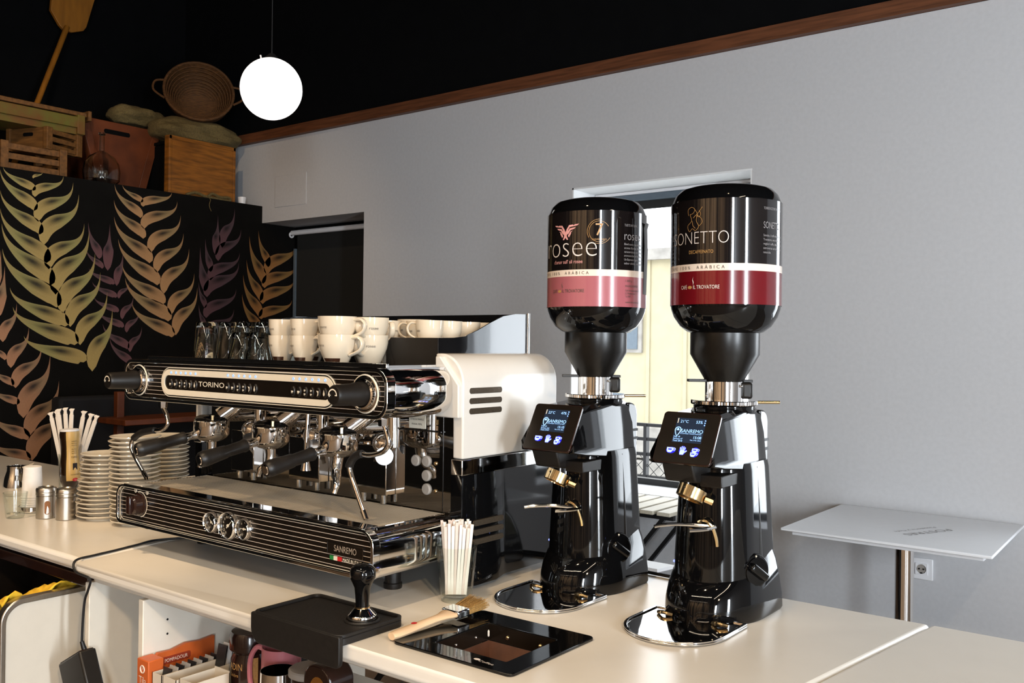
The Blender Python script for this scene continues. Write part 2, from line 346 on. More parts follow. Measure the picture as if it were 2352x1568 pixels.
w4 = MB(); w4.ring([(-.20, .80), (.44, .80), (.44, 2.272), (-.20, 2.272)], [(-.16, .84), (.40, .84), (.40, 2.232), (-.16, 2.232)], 'y', YW+.25, YW+.29)
w4o = struct(obj('window_4', w4, K['blackmetal'], smooth=0)); obj('pane', MB().box(-.16, .40, YW+.268, YW+.272, .84, 2.232), K['pane'], w4o, smooth=0)
# access panel in the wall
ap = MB().box(-4.868, -4.560, YW-.004, YW, 2.36, 2.560); 
apo = struct(obj('trim_2', ap, K['wall'], bevel=.002), 'flush square access panel in the grey wall')
# window behind the grinders
wv = MB()
wv.box(-2.559, -2.551, YW-.001, YW+.29, .80, 2.272); wv.box(-1.633, -1.625, YW+.001, YW+.29, .80, 2.272)
wv.box(-2.559, -1.625, YW-.001, YW+.29, 2.264, 2.272); wv.box(-2.559, -1.625, YW-.01, YW+.29, .795, .812)
win = struct(obj('window_1', wv, K['reveal'], smooth=0), 'tall narrow window with deep white reveal')
fr = MB(); fr.ring([(-2.551, .812), (-1.633, .812), (-1.633, 2.264), (-2.551, 2.264)], [(-2.516, .842), (-1.668, .842), (-1.668, 2.225), (-2.516, 2.225)], 'y', YW+.25, YW+.29)
obj('window_frame', fr, K['blackmetal'], win, smooth=0)
obj('pane', MB().box(-2.516, -1.668, YW+.268, YW+.272, .842, 2.225), K['pane'], win, smooth=0)
rb = thing('roller_blind', 'grey roller blind cassette rolled up at the top of the bright window', 'blind', (-2.09, YW+.22, 2.19))
obj('cassette', MB().box(-2.545, -1.64, YW+.185, YW+.24, 2.212, 2.246), K['blindgrey'], rb, bevel=.006)
obj('head_rail', MB().box(-2.548, -1.638, YW+.19, YW+.245, 2.246, 2.263), K['plastic'], rb, bevel=.003)
obj('blind_cloth', MB().box(-2.535, -1.65, YW+.205, YW+.213, 2.172, 2.215), K['blind'], rb, smooth=0)
obj('end_bracket', MB().cyl((-2.549, YW+.21, 2.238), (-2.542, YW+.21, 2.238), .016), K['plastic'], rb)
# door niche with its black blind
dn = struct(obj('door_1', MB().box(XM, -4.04, YW+.27, YW+.3, 0, 2.27), K['blackpaint'], smooth=0), 'dark doorway niche closed by a black blind')
db = thing('door_blind', 'black blind hanging from a white roller in the doorway niche', 'blind', (-4.5, YW+.22, 0))
obj('roller', MB().cyl((-4.965, YW+.22, 2.225), (-4.045, YW+.22, 2.225), .017), K['plastic'], db)
obj('end_bracket', MB().torus(.016, .006, T(-4.972, YW+.22, 2.213) @ Ry(90), 16, 6), K['plastic'], db)
obj('blind_cloth', MB().box(-4.93, -4.045, YW+.235, YW+.238, .05, 2.215), K['blind'], db, smooth=0)
obj('side_rail', MB().box(-4.962, -4.944, YW+.23, YW+.245, .05, 2.12), K['blindgrey'], db)
# socket under the high table
so = thing('wall_socket', 'white wall socket with a round two-pin outlet beside the chrome pole', 'socket', (-.917, YW, .655))
obj('cover_plate', MB().box(-.958, -.876, YW-.009, YW, .614, .696), K['plastic'], so, bevel=.003)
sk = MB().ring(rrect(-.939, -.895, .633, .677, .003), [( -.917+.018*math.cos(math.radians(225+360*i/28)), .655+.018*math.sin(math.radians(225+360*i/28))) for i in range(28)], 'y', YW-.013, YW-.009)
obj('outlet_ring', sk, K['plastic'], so)
obj('outlet_floor', MB().cyl((-.917, YW-.0095, .655), (-.917, YW-.009, .655), .018), K['greylid'], so)
for sx in (-.008, .008): obj('pin_hole', MB().cyl((-.917+sx, YW-.0125, .655), (-.917+sx, YW-.009, .655), .0032), K['blackmetal'], so)
obj('earth_clip', MB().box(-.921, -.913, YW-.012, YW-.009, .636, .642), K['blackmetal'], so)
# ------------------------------------------------------------------ outside
struct(obj('ground', MB().box(-16, 6, 4.1, 18, -.6, -.5), K['pavement'], smooth=0), 'pale pavement outside the window')
bl = thing('cream_building', 'cream rendered building with a stone base across the street', 'building', (-5.6, 9.1, -.5))
obj('facade', MB().box(-8.5, -4.2, 9.0, 9.6, .62, 2.44), K['stucco'], bl, smooth=0)
obj('cornice', MB().box(-8.6, -4.1, 8.93, 9.6, 2.44, 2.56), K['stone'], bl, smooth=0)
for i in range(9): obj('pilaster_strip', MB().box(-8.2+i*.45, -8.16+i*.45, 8.985, 9.0, .62, 2.44), K['stucco'], bl, smooth=0)
for r in range(3):
    for c in range(8):
        obj('stone', MB().box(-8.5+c*.54+(r % 2)*.1, -8.0+c*.54+(r % 2)*.1, 8.97-.01*((r+c) % 3), 9.5, -.48+r*.37, -.13+r*.37), K['stone'], bl, bevel=.02)
fw_ = obj('window', MB().box(-5.55, -5.10, 8.97, 9.0, 1.42, 2.02), K['stone'], bl, smooth=0)
obj('pane', MB().box(-5.50, -5.15, 8.96, 8.97, 1.46, 1.98), K['blindgrey'], fw_, smooth=0)
rg = thing('street_railing', 'black railing with crossed wire panels outside the window', 'railing', (-2.6, 5.3, -.5))
for z in (.985, .893, .795, .65): obj('rail', MB().box(-4.6, -1.2, 5.285, 5.315, z-.008, z+.012), K['blackmetal'], rg, smooth=0)
for i in range(4): obj('post', MB().box(-4.1+i*.56*2, -4.078+i*.56*2, 5.28, 5.32, -.5, .995), K['blackmetal'], rg, smooth=0)
lat = MB()
for i in range(46):
    x = -4.6+i*.075
    for s in (1, -1): lat.cyl((x-s*.072, 5.3, .652), (x+s*.072, 5.3, .795), .0022, seg=5)
obj('lattice', lat, K['blackmetal'], rg)['kind'] = 'stuff'
# ------------------------------------------------------------------ painted wheat on the partition
PL = {'yellow': [(2.331, 2.278, 2.175, 2.38), (2.336, 2.172, 2.161, 2.365), (2.366, 2.05, 2.163, 2.258), (2.403, 1.901, 2.164, 2.165), (2.424, 1.78, 2.172, 2.088), (2.46, 1.666, 2.177, 1.959), (2.509, 1.564, 2.217, 1.761), (2.562, 1.464, 2.233, 1.661), (2.614, 1.369, 2.291, 1.51), (2.328, 2.343, 2.376, 2.385), (2.338, 2.246, 2.488, 2.382), (2.356, 2.117, 2.542, 2.353), (2.389, 1.997, 2.574, 2.292), (2.416, 1.869, 2.607, 2.136), (2.454, 1.735, 2.635, 2.1), (2.494, 1.637, 2.671, 1.98), (2.537, 1.563, 2.703, 1.874), (2.593, 1.464, 2.745, 1.767), (2.664, 1.318, 2.777, 1.674)],
 'orange': [(2.948, 2.295, 2.827, 2.382), (2.941, 2.205, 2.781, 2.376), (2.96, 2.086, 2.778, 2.289), (3.002, 1.947, 2.781, 2.194), (3.053, 1.82, 2.807, 2.071), (3.089, 1.707, 2.832, 1.93), (3.128, 1.609, 2.852, 1.852), (3.153, 1.514, 2.896, 1.711), (2.957, 2.272, 3.14, 2.382), (2.964, 2.143, 3.178, 2.332), (3.01, 2.009, 3.202, 2.252), (3.05, 1.894, 3.222, 2.145), (3.098, 1.773, 3.262, 2.056), (3.146, 1.647, 3.3, 1.907), (3.18, 1.527, 3.323, 1.823)],
 'plum': [(2.697, 1.947, 2.631, 2.146), (2.714, 1.894, 2.621, 1.999), (2.781, 1.808, 2.638, 1.892), (2.796, 1.734, 2.659, 1.817), (2.808, 1.652, 2.672, 1.732), (2.839, 1.565, 2.698, 1.656), (2.87, 1.442, 2.723, 1.586), (2.889, 1.35, 2.765, 1.509), (2.747, 1.885, 2.756, 2.152), (2.802, 1.802, 2.837, 2.002), (2.816, 1.731, 2.878, 1.83), (2.838, 1.613, 2.904, 1.751), (2.866, 1.538, 2.94, 1.664), (2.888, 1.426, 2.959, 1.576)],
 'purple': [(3.451, 2.03, 3.464, 2.283), (3.415, 1.923, 3.375, 2.126), (3.377, 1.8, 3.339, 2.071), (3.379, 1.697, 3.332, 1.857), (3.498, 2.081, 3.586, 2.341), (3.469, 1.996, 3.636, 2.214), (3.415, 1.871, 3.627, 2.062), (3.392, 1.766, 3.623, 1.999), (3.389, 1.637, 3.605, 1.83), (3.375, 1.58, 3.335, 1.72), (3.385, 1.51, 3.59, 1.70)],
 'amber': [(3.851, 1.985, 3.77, 2.219), (3.812, 1.873, 3.7, 2.176), (3.794, 1.758, 3.681, 2.022), (3.788, 1.654, 3.656, 1.922), (3.843, 1.934, 4.084, 2.177), (3.825, 1.846, 4.081, 2.025), (3.811, 1.741, 4.07, 1.931), (3.801, 1.641, 4.049, 1.779), (3.785, 1.55, 3.65, 1.80), (3.795, 1.54, 4.03, 1.66)],
 'pink': [(2.197, 1.384, 2.134, 1.484), (2.236, 1.249, 2.136, 1.354), (2.264, 1.151, 2.137, 1.245), (2.314, 0.962, 2.139, 1.115), (2.322, 0.853, 2.141, 0.972), (2.186, 1.477, 2.253, 1.68), (2.228, 1.343, 2.316, 1.556), (2.253, 1.238, 2.383, 1.458), (2.295, 1.079, 2.43, 1.415), (2.327, 0.975, 2.479, 1.271), (2.343, 0.851, 2.516, 1.168), (2.16, 1.60, 2.19, 1.87), (2.14, 1.72, 2.17, 1.95)]}
PC = {'yellow': (.50, .36, .12), 'orange': (.50, .27, .115), 'plum': (.16, .065, .07), 'purple': (.12, .055, .065), 'amber': (.38, .17, .05), 'pink': (.48, .24, .125)}
NAMES = {'yellow': 'tall yellow-green painted ear of wheat', 'orange': 'peach painted ear of wheat in the middle', 'plum': 'plum painted ear of wheat between the yellow and the peach one',
         'purple': 'faint purple painted ear of wheat', 'amber': 'amber painted ear of wheat next to the doorway', 'pink': 'pinkish painted ear of wheat low beside the counter'}
def leaf(vs, fs, cs, by, bz, ty, tz, base, x, wid):
    L = math.hypot(ty-by, tz-bz); s = 1 if ty > by else -1; dy, dz = ty-by, tz-bz
    # S-shaped centre line: up along the stem, swinging outwards, then turning up into a thin tip
    U = ((0, 0), (-.06, .36), (.22, .50), (.74, .47), (1.0, .60), (1, 1)) if s > 0 else ((0, 0), (-.03, .27), (.26, .30), (.66, .42), (.98, .66), (1, 1))
    c = [(by+u*dy, bz+v*dz) for u, v in U]
    n0 = len(vs); N, A = 22, 10
    def bez(t):
        p = [Vector(q) for q in c]
        while len(p) > 1: p = [p[i].lerp(p[i+1], t) for i in range(len(p)-1)]
        return p[0]
    for i in range(N+1):
        t = i/N; p = bez(t); d = (bez(min(1, t+.02))-bez(max(0, t-.02))).normalized(); nn = Vector((-d.y, d.x))*s
        ww = wid*L*(math.sin(PI*min(1, t**.60))**.85)*(1 if t < .45 else max(.0, 1-.75*(t-.45)/.55))
        for k in range(A+1):
            a = k/A*2-1
            q = p+nn*(ww*a); vs.append((x, q.x, min(q.y, 2.3795)))
            blot = math.exp(-((t-.46)/.15)**2-((a-.30)/.48)**2)*.97
            streak = .10*math.sin(a*11+i*.7)*math.exp(-((t-.5)/.25)**2)
            rim = .22 if abs(a) > .85 else 0
            g = max(.03, 1-blot*(1-rim*2)+streak*(1-blot)); tip = 1-.30*t
            green = .35*math.exp(-((t-.62)/.18)**2)
            cs.append((base[0]*g*tip*(1-green*.5), base[1]*g*tip*(1+green*.1), base[2]*g*tip*(1+green*.15)+rim*.06, 1))
    for i in range(N):
        for k in range(A):
            q = n0+i*(A+1)+k; fs.append((q, q+1, q+A+2, q+A+1))
def painted(name, leaves, base, x, parent, label, wid=.15):
    vs, fs, cs = [], [], []
    for (by, bz, ty, tz) in leaves: leaf(vs, fs, cs, by, bz, ty, tz, base, x, wid)
    me = bpy.data.meshes.new(name); me.from_pydata(vs, [], fs); me.update(); me.materials.append(K['paint'])
    ca = me.color_attributes.new('paint', 'FLOAT_COLOR', 'POINT')
    for i, c in enumerate(cs): ca.data[i].color = c
    o = bpy.data.objects.new(name, me); COL.objects.link(o); o.parent = parent
    if label: o['label'] = label
    return o
for i, k in enumerate(('plum', 'purple', 'pink', 'orange', 'amber', 'yellow')):
    painted('painted_wheat', PL[k], PC[k], XM+.0012+.0004*i, wall_left, NAMES[k], {'yellow': .115, 'orange': .112, 'pink': .125}.get(k, .115))
painted('painted_leaf', [(2.86, 2.98, 2.945, 3.30), (2.75, 2.98, 2.79, 3.20)], (.20, .10, .07), XU+.002, wall_left, 'painted leaf tip high on the black wall', .16)
# ------------------------------------------------------------------ things stored on the loft ledge (z = 2.38)
LZ = 2.38
def slat_crate(name, label, loc, rz, wx, wy, h, rows, m, closed_end=False):
    """open crate: corner posts and slats, each a part; local x across, y along"""
    r = thing(name, label, 'crate', loc, rz)
    for sx in (-1, 1):
        for sy in (-1, 1): obj('corner_post', MB().box(sx*wx/2-.014, sx*wx/2+.014, sy*wy/2-.02, sy*wy/2+.02, 0, h), m, r, bevel=.002, world=False)
    sh = h/rows
    side = obj('slat', MB().box(-.005, .005, -wy/2, wy/2, 0, sh*.62), m, None, bevel=.0015); side.parent = r; side.location = (wx/2, 0, sh*.2)
    endm = obj('slat', MB().box(-wx/2, wx/2, -.005, .005, 0, sh*.62), m, None, bevel=.0015); endm.parent = r; endm.location = (0, wy/2, sh*.2)
    for k in range(rows):
        for sx in (-1, 1):
            if k == 0 and sx == 1: continue
            c = side.copy(); COL.objects.link(c); c.parent = r; c.location = (sx*wx/2, 0, sh*(k+.2))
        for sy in (-1, 1):
            if k == 0 and sy == 1: continue
            c = endm.copy(); COL.objects.link(c); c.parent = r; c.location = (0, sy*wy/2, sh*(k+.2))
    obj('base_board', MB().box(-wx/2, wx/2, -wy/2, wy/2, 0, .01), m, r, world=False)
    return r
slat_crate('slatted_crate', 'low brown slatted crate standing on the ledge above the yellow wheat', (-5.22, 2.368, LZ), 0, .28, .31, .155, 3, K['slatwood'])
bx = slat_crate('slatted_crate', 'small brown crate with a plank end turned on top of the low slatted crate', (-5.30, 2.53, LZ+.158), 20, .26, .22, .125, 3, K['slatwood'])
pe = MB(); pe.box(-.125, .125, -.118, -.110, .004, .124)
obj('plank_end', pe, K['slatwood'], bx, world=False, bevel=.002); obj('hand_hole', MB().prism(rrect(-.035, .035, .078, .098, .009), 'y', -.1195, -.1178), K['blackpaint'], bx, world=False)
bn = thing('green_bench_crate', 'long green and brown painted crate on top of the loft pile', 'crate', (-5.32, 2.42, LZ+.29))
obj('front_board', MB().box(-5.20, -5.185, 2.05, 2.70, 2.70, 2.762), K['greenwood'], bn, bevel=.003)
obj('back_board', MB().box(-5.46, -5.445, 2.05, 2.74, 2.70, 2.79), K['greenwood'], bn, bevel=.003)
obj('top_board', MB().box(-5.46, -5.20, 2.05, 2.72, 2.772, 2.796), K['slatwood'], bn, bevel=.003)
obj('side_board', MB().box(-5.36, -5.21, 2.735, 2.755, 2.758, 2.815), K['slatwood'], bn, bevel=.003)
for y, z0, z1 in ((2.68, 2.665, 2.775), (2.20, 2.76, 2.85), (2.13, 2.79, 2.86), (2.10, 2.665, 2.70)): obj('post', MB().box(-5.235, -5.182, y-.022, y+.022, z0, z1), K['greenwood'], bn, bevel=.003)
obj('floor_board', MB().box(-5.45, -5.20, 2.05, 2.70, 2.664, 2.70), K['greenwood'], bn)
pl = thing('baker_peel', 'long wooden baker\'s peel leaning upright against the black wall', 'peel', (-5.45, 2.395, LZ))
obj('pole', MB().tube([(-5.45, 2.395, LZ), (-5.624, 2.641, 2.913), (-5.795, 2.895, 3.46)], [.016, .016, .017], 10), K['peel'], pl)
bp = [(2.88, 3.437), (2.93, 3.437), (3.004, 3.466), (3.024, 3.496), (3.076, 3.688), (3.17, 4.02), (2.83, 4.02), (2.80, 3.606), (2.795, 3.541), (2.85, 3.462)]
obj('blade', MB().prism(bp, 'x', -5.825, -5.80), K['peel'], pl, bevel=.003)
oc = thing('orange_crate', 'tapered orange-brown wooden hod with a slot handle on the loft ledge', 'crate', (-5.4, 2.985, LZ))
q0 = [(2.725, 2.80), (3.245, 2.80), (3.135, LZ), (2.85, LZ)]
cy, cz = 2.985, 2.6
obj('front_panel', MB().prism(q0, 'x', -5.31, -5.295), K['wood2'], oc, bevel=.003)
obj('back_panel', MB().prism(q0, 'x', -5.615, -5.60), K['wood2'], oc, bevel=.003)
obj('side_panel', MB().prism([(2.725, 2.80), (2.738, 2.80), (2.863, LZ), (2.85, LZ)], 'x', -5.60, -5.31), K['wood2'], oc)
obj('side_panel', MB().prism([(3.232, 2.80), (3.245, 2.80), (3.135, LZ), (3.122, LZ)], 'x', -5.60, -5.31), K['wood2'], oc)
obj('edge_batten', MB().prism([(2.725, 2.80), (2.775, 2.80), (2.895, LZ), (2.85, LZ)], 'x', -5.295, -5.287), K['wood2'], oc, bevel=.002)
obj('edge_batten', MB().prism([(3.195, 2.80), (3.245, 2.80), (3.135, LZ), (3.085, LZ)], 'x', -5.295, -5.287), K['wood2'], oc, bevel=.002)
obj('slot_handle', MB().prism(rrect(2.875, 3.04, 2.725, 2.752, .012), 'x', -5.2955, -5.2935), K['blackpaint'], oc)
dj = thing('glass_demijohn', 'round clear glass demijohn with a thin neck on the ledge before the orange hod', 'bottle', (-5.13, 2.775, LZ))
obj('flask', MB().lathe([(0, .004), (.07, .004), (.098, .03), (.102, .08), (.095, .125), (.07, .165), (.035, .188), (.015, .20), (.0135, .29), (.019, .295), (.019, .305), (.010, .305), (.010, .20), (.030, .185), (.066, .16), (.091, .122), (.098, .08), (.094, .032), (.068, .008), (0, .008)], T(-5.13, 2.775, LZ), 28), K['glassr'], dj)
yc = thing('amber_box', 'square amber wooden box standing on edge beside the grey wall', 'box', (-5.2, 3.385, LZ))
obj('front_board', MB().box(-5.065, -5.05, 3.15, 3.622, LZ, 2.735), K['wood'], yc, bevel=.003)
obj('side_board', MB().box(-5.095, -5.065, 3.15, 3.164, LZ, 2.735), K['wood'], yc); obj('side_board', MB().box(-5.095, -5.065, 3.608, 3.622, LZ, 2.735), K['wood'], yc)
obj('top_board', MB().box(-5.095, -5.065, 3.164, 3.608, 2.721, 2.735), K['wood'], yc)
for k in range(3): obj('edge_batten', MB().box(-5.05, -5.045, 3.605 if k == 0 else 3.15, 3.622 if k < 2 else 3.168, (LZ, 2.712, LZ)[k], 2.735), K['wood'], yc, bevel=.002)
bc = thing('black_chest', 'black chest in the dark behind the amber box under the sack', 'chest', (-5.3, 3.38, LZ))
obj('chest_body', MB().box(-5.55, -5.11, 3.20, 3.60, LZ, 2.70), K['blackpaint'], bc, bevel=.005)
obj('chest_lid', MB().box(-5.555, -5.105, 3.195, 3.605, 2.702, 2.722), K['blackpaint'], bc, bevel=.004)
def lump(c, sx, sy, sz, seed, seg=40, k=24, sag=0):
    rnd = random.Random(seed); ph = [rnd.uniform(0, 6.28) for _ in range(8)]; m = MB(); vs = []
    rings = []
    for j in range(1, k):
        th = PI*j/k; ring = []
        for i in range(seg):
            a = 2*PI*i/seg
            n = 1+.10*math.sin(3*a+ph[0]+2*th)+.07*math.sin(5*a+ph[1]-3*th)+.05*math.sin(9*th+ph[2]+2*a)+.03*math.sin(13*a+ph[3]+5*th)
            y = -math.cos(th); rr = math.sin(th)**.6*n
            x_, z_ = rr*math.cos(a), rr*math.sin(a)
            z_ = max(z_, -.78)
            ring.append((c[0]+sx*x_, c[1]+sy*y, c[2]+sz*z_+sag*(y*y)))
        rings.append(ring)
    return m.loft(rings)
sk1 = thing('burlap_sack', 'folded olive burlap sack lying under the wicker basket', 'sack', (-5.25, 3.43, 2.735))
obj('sack_body', lump((-5.24, 3.45, 2.805), .17, .30, .085, 3), K['burlap'], sk1)
obj('sack_end', lump((-5.42, 3.16, 2.885), .12, .18, .07, 5), K['burlap'], sk1)
sk2 = thing('burlap_sack', 'small end of another burlap sack beside the beam', 'sack', (-5.30, 3.71, 2.80))
obj('sack_body', lump((-5.40, 3.715, 2.845), .10, .075, .05, 9), K['burlap'], sk2)
obj('sack_stand', MB().box(-5.5, -5.37, 3.64, 3.76, LZ, 2.805), K['wood'], sk2)
wb = thing('wicker_basket', 'round wicker basket tipped on its side with its open mouth facing out', 'basket', (-5.20, 3.44, 2.93))
BM = T(-5.19, 3.445, 3.085) @ Rz(-30) @ Ry(70) @ Matrix.Scale(.92, 4)
bk = MB().lathe([(0, -.20), (.10, -.195), (.17, -.16), (.215, -.08), (.235, 0), (.222, 0), (.203, -.078), (.16, -.15), (.095, -.182), (0, -.187)], BM, 40)
obj('bowl', bk, K['wicker'], wb)
obj('rim', MB().torus(.229, .010, BM, 40, 8), K['wicker'], wb)
wv_ = MB()
for j in range(9): wv_.torus(.105+.0133*j, .0045, BM @ T(0, 0, -.178+.0075*j+.0015*j*j), 36, 5)
w_ = obj('weave', wv_, K['wicker'], wb); w_['kind'] = 'stuff'
for s in (-1, 1):
    hp = [BM @ Vector((-.06, s*.225, .0)), BM @ Vector((-.045, s*.285, .0)), BM @ Vector((.03, s*.295, .005)), BM @ Vector((.085, s*.225, 0))]
    obj('loop_handle', MB().tube(hp, .007, 6, smooth=6), K['wicker'], wb)
rp = thing('rope_heap', 'loose coil of pale rope lying at the foot of the amber box', 'rope', (-5.03, 3.45, LZ))
obj('coil', MB().tube([(-5.03, 3.26, LZ+.008), (-5.035, 3.33, LZ+.028), (-5.03, 3.40, LZ+.012), (-5.028, 3.44, LZ+.035), (-5.03, 3.50, LZ+.022), (-5.028, 3.56, LZ+.026), (-5.03, 3.57, LZ+.008), (-5.026, 3.50, LZ+.007), (-5.022, 3.40, LZ+.01)], .009, 6, smooth=6), K['burlap'], rp)
obj('loose_thread', MB().tube([(-5.01, 3.40, LZ+.006), (-4.994, 3.405, LZ-.01), (-4.992, 3.395, LZ-.045), (-4.992, 3.41, LZ-.08)], .0022, 5, smooth=4), K['burlap'], rp)
lc = thing('white_beaker', 'small white beaker at the end of the ledge next to the amber box', 'cup', (-5.04, 3.67, LZ))
obj('beaker_wall', MB().lathe([(0, 0), (.022, 0), (.027, .045), (.024, .045), (.02, .004), (0, .004)], T(-5.04, 3.67, LZ), 18), K['plastic'], lc)
# ------------------------------------------------------------------ pendant globe
pd_ = thing('pendant_lamp', 'glowing white glass globe lamp hanging on a thin cord', 'lamp', (-3.235, 2.50, 4.3))
GC = (-3.235, 2.497, 2.575)
obj('globe', MB().sph(GC, .130, 40, 24), K['globe'], pd_)
obj('cap', MB().cyl((GC[0], GC[1], GC[2]+.126), (GC[0], GC[1], GC[2]+.150), .035, .012), K['blackmetal'], pd_)
obj('cord', MB().cyl((GC[0], GC[1], GC[2]+.148), (GC[0], GC[1], 4.3), .0022, seg=6), K['blackmetal'], pd_)
obj('clip', MB().cyl((GC[0]-.03, GC[1]-.03, GC[2]+.122), (GC[0]-.033, GC[1]-.033, GC[2]+.142), .004, seg=6), K['plastic'], pd_)
obj('ceiling_rose', MB().cyl((GC[0], GC[1], 4.27), (GC[0], GC[1], 4.3), .05), K['blackmetal'], pd_)
# ------------------------------------------------------------------ the bar counter
CZ = .93
wt = thing('bar_worktop', 'long white bar worktop carrying the machine and grinders', 'worktop', (-2.3, 1.63, .895))
def slab(poly): return obj('worktop_slab', MB().prism(poly, 'z', CZ-.03, CZ), K['counter'], wt, bevel=.010, seg=3)
slab([(-4.99, 1.222), (-2.3265, 1.222), (-2.4505, 2.06), (-4.99, 2.06)])
ms = slab([(-2.325, 1.200), (-.6035, 1.200), (-.4790, 2.06), (-2.449, 2.06)])
ms.modifiers.clear()                                   # saw the opening for the knock box out of the slab, then round its edges
ct = obj('saw', MB().box(-1.176, -1.006, 1.302, 1.462, .85, 1.0), K['counter'], None, smooth=0)
ORG_ = ms.location.copy(); bo_ = ms.modifiers.new('cut', 'BOOLEAN'); bo_.object = ct; bo_.operation = 'DIFFERENCE'; bo_.solver = 'EXACT'
bpy.context.view_layer.update(); dg = bpy.context.evaluated_depsgraph_get()
nm = bpy.data.meshes.new_from_object(ms.evaluated_get(dg)); ms.modifiers.clear(); ms.data = nm; bpy.data.objects.remove(ct)
bv = ms.modifiers.new('bevel', 'BEVEL'); bv.width = .010; bv.segments = 3; bv.limit_method = 'ANGLE'; bv.angle_limit = math.radians(40)
slab([(-.602, 1.200), (2.6, 1.200), (2.6, 2.06), (-.4775, 2.06)])
ub = MB().box(-2.29, 2.6, 1.232, 1.29, .878, .900); ub.box(-2.29, 2.6, 1.95, 2.03, .878, .900); ub.box(-4.99, -2.34, 1.25, 2.03, .884, .900)
obj('support_batten', ub, K['cream'], wt, bevel=.003)
ep = thing('end_panel', 'pale upright side panel under the joint of the worktop', 'panel', (-2.30, 1.5, 0))
obj('board', MB().box(-2.312, -2.292, 1.222, 2.02, 0, .876), K['cream'], ep, bevel=.002)
su = thing('open_shelf_unit', 'open cream shelf unit under the worktop holding tea boxes and jugs', 'shelf', (-1.7, 1.5, 0))
sp = obj('side_panel', MB().box(-2.062, -2.042, 1.222, 1.95, 0, .876), K['cream'], su, bevel=.002)
for z in (.835, .800):
    obj('pin_hole', MB().cyl((-2.0422, 1.287, z-.018), (-2.0412, 1.287, z-.018), .0028, seg=8), K['blackmetal'], sp)
SH = .665
obj('shelf_board', MB().box(-2.042, -1.30, 1.235, 1.62, SH-.018, SH), K['cream'], su, bevel=.002)
obj('bracket_leg', MB().box(-1.33, -1.30, 1.56, 1.62, 0, SH-.018), K['cream'], su)
uf = thing('undercounter_cooler', 'dark brown undercounter cooler front in the shade on the left', 'cooler', (-3.7, 1.6, 0))
obj('carcass', MB().box(-4.95, -2.36, 1.50, 2.0, 0, .876), K['leather'], uf)
obj('front_rail', MB().box(-4.95, -2.345, 1.245, 1.29, .850, .878), K['leather'], uf, bevel=.003)
obj('dark_liner', MB().box(-4.95, -2.36, 1.46, 1.50, .10, .83), K['panelblack'], uf)
obj('hinge_rod', MB().cyl((-4.95, 1.453, .80), (-2.36, 1.453, .80), .005, seg=8), K['leather'], uf)
# pull-out bin with rubber rimmed cream side
bn2 = thing('pull_out_bin', 'cream bin drawer with dark metal rim pulled out below the worktop', 'bin', (-2.7, 1.3, .1))
so_ = rrect(1.076, 1.43, .10, .829, [.01, .01, .01, .058], 8); si_ = rrect(1.090, 1.416, .11, .814, [.006, .006, .006, .045], 8)
obj('side_plate', MB().prism(si_, 'x', -2.462, -2.455), K['cream'], bn2)
obj('rim', MB().ring(so_, si_, 'x', -2.478, -2.450), K['brushed'], bn2, bevel=.003)
obj('side_plate', MB().prism(si_, 'x', -3.02, -3.01), K['panelblack'], bn2)
obj('bin_floor', MB().box(-3.01, -2.478, 1.10, 1.43, .11, .125), K['panelblack'], bn2)
obj('front_plate', MB().box(-3.01, -2.478, 1.085, 1.095, .11, .74), K['leather'], bn2)
yc_ = thing('yellow_cloth', 'bright yellow cleaning cloth draped inside the rim of the bin drawer', 'cloth', (-2.62, 1.2, .78))
vs, fs = [], []
for i in range(15):
    for j in range(9):
        y = 1.095+.21*i/14; x = -2.482-.16*j/8
        z = .806+.024*math.sin(i*.75+j*.5)-.07*(j/8)+.026*(i/14)+.008*math.sin(j*1.7+i)
        vs.append((x, y, z))
fs = [(i*9+j, i*9+j+1, i*9+j+10, i*9+j+9) for i in range(14) for j in range(8)]
yo = obj('cloth_sheet', MB().add(vs, fs), K['yellow'], yc_, smooth=180); so2 = yo.modifiers.new('thick', 'SOLIDIFY'); so2.thickness = .004
# power cable over the worktop and the box hanging on it
cb = thing('power_cord', 'thin black cord running from beneath the machine over the worktop joint', 'cord', (-2.36, 1.35, CZ))
obj('cord', MB().tube([(-2.34, 1.56, CZ+.0035), (-2.388, 1.467, CZ+.0035), (-2.372, 1.40, CZ+.0035), (-2.352, 1.32, CZ+.0035), (-2.340, 1.26, CZ+.0035), (-2.330, 1.205, CZ+.001), (-2.305, 1.192, CZ-.02), (-2.244, 1.197, .900), (-2.256, 1.20, .87), (-2.272, 1.20, .84), (-2.281, 1.20, .78), (-2.284, 1.20, .725)], .0032, 8, smooth=5), K['blackmetal'], cb)
dv = thing('hanging_black_box', 'black box hanging tilted on the black cord beside the end panel', 'box', (-2.32, 1.20, .62))
DM = T(-2.318, 1.205, .690) @ Ry(-28)
obj('case', MB().box(-.06, .06, -.022, .022, -.12, 0, M=DM), K['softblack'], dv, bevel=.005)
obj('end_face', MB().box(-.055, .055, -.018, .018, 0, .002, M=DM), K['leather'], dv, bevel=.001)
obj('cable_boot', MB().cyl(DM @ Vector((.045, 0, 0)), (-2.284, 1.20, .735), .007, .005), K['softblack'], dv)
rc = thing('rear_cable', 'black cable lying along the rear edge of the worktop', 'cable', (-1.2, 2.03, CZ))
obj('cable', MB().tube([(-1.75, 2.03, CZ+.005), (-1.45, 2.035, CZ+.005), (-1.20, 2.045, CZ+.005), (-1.05, 2.04, CZ+.005), (-.95, 2.045, CZ+.005)], .0042, 8, smooth=4), K['blackmetal'], rc)
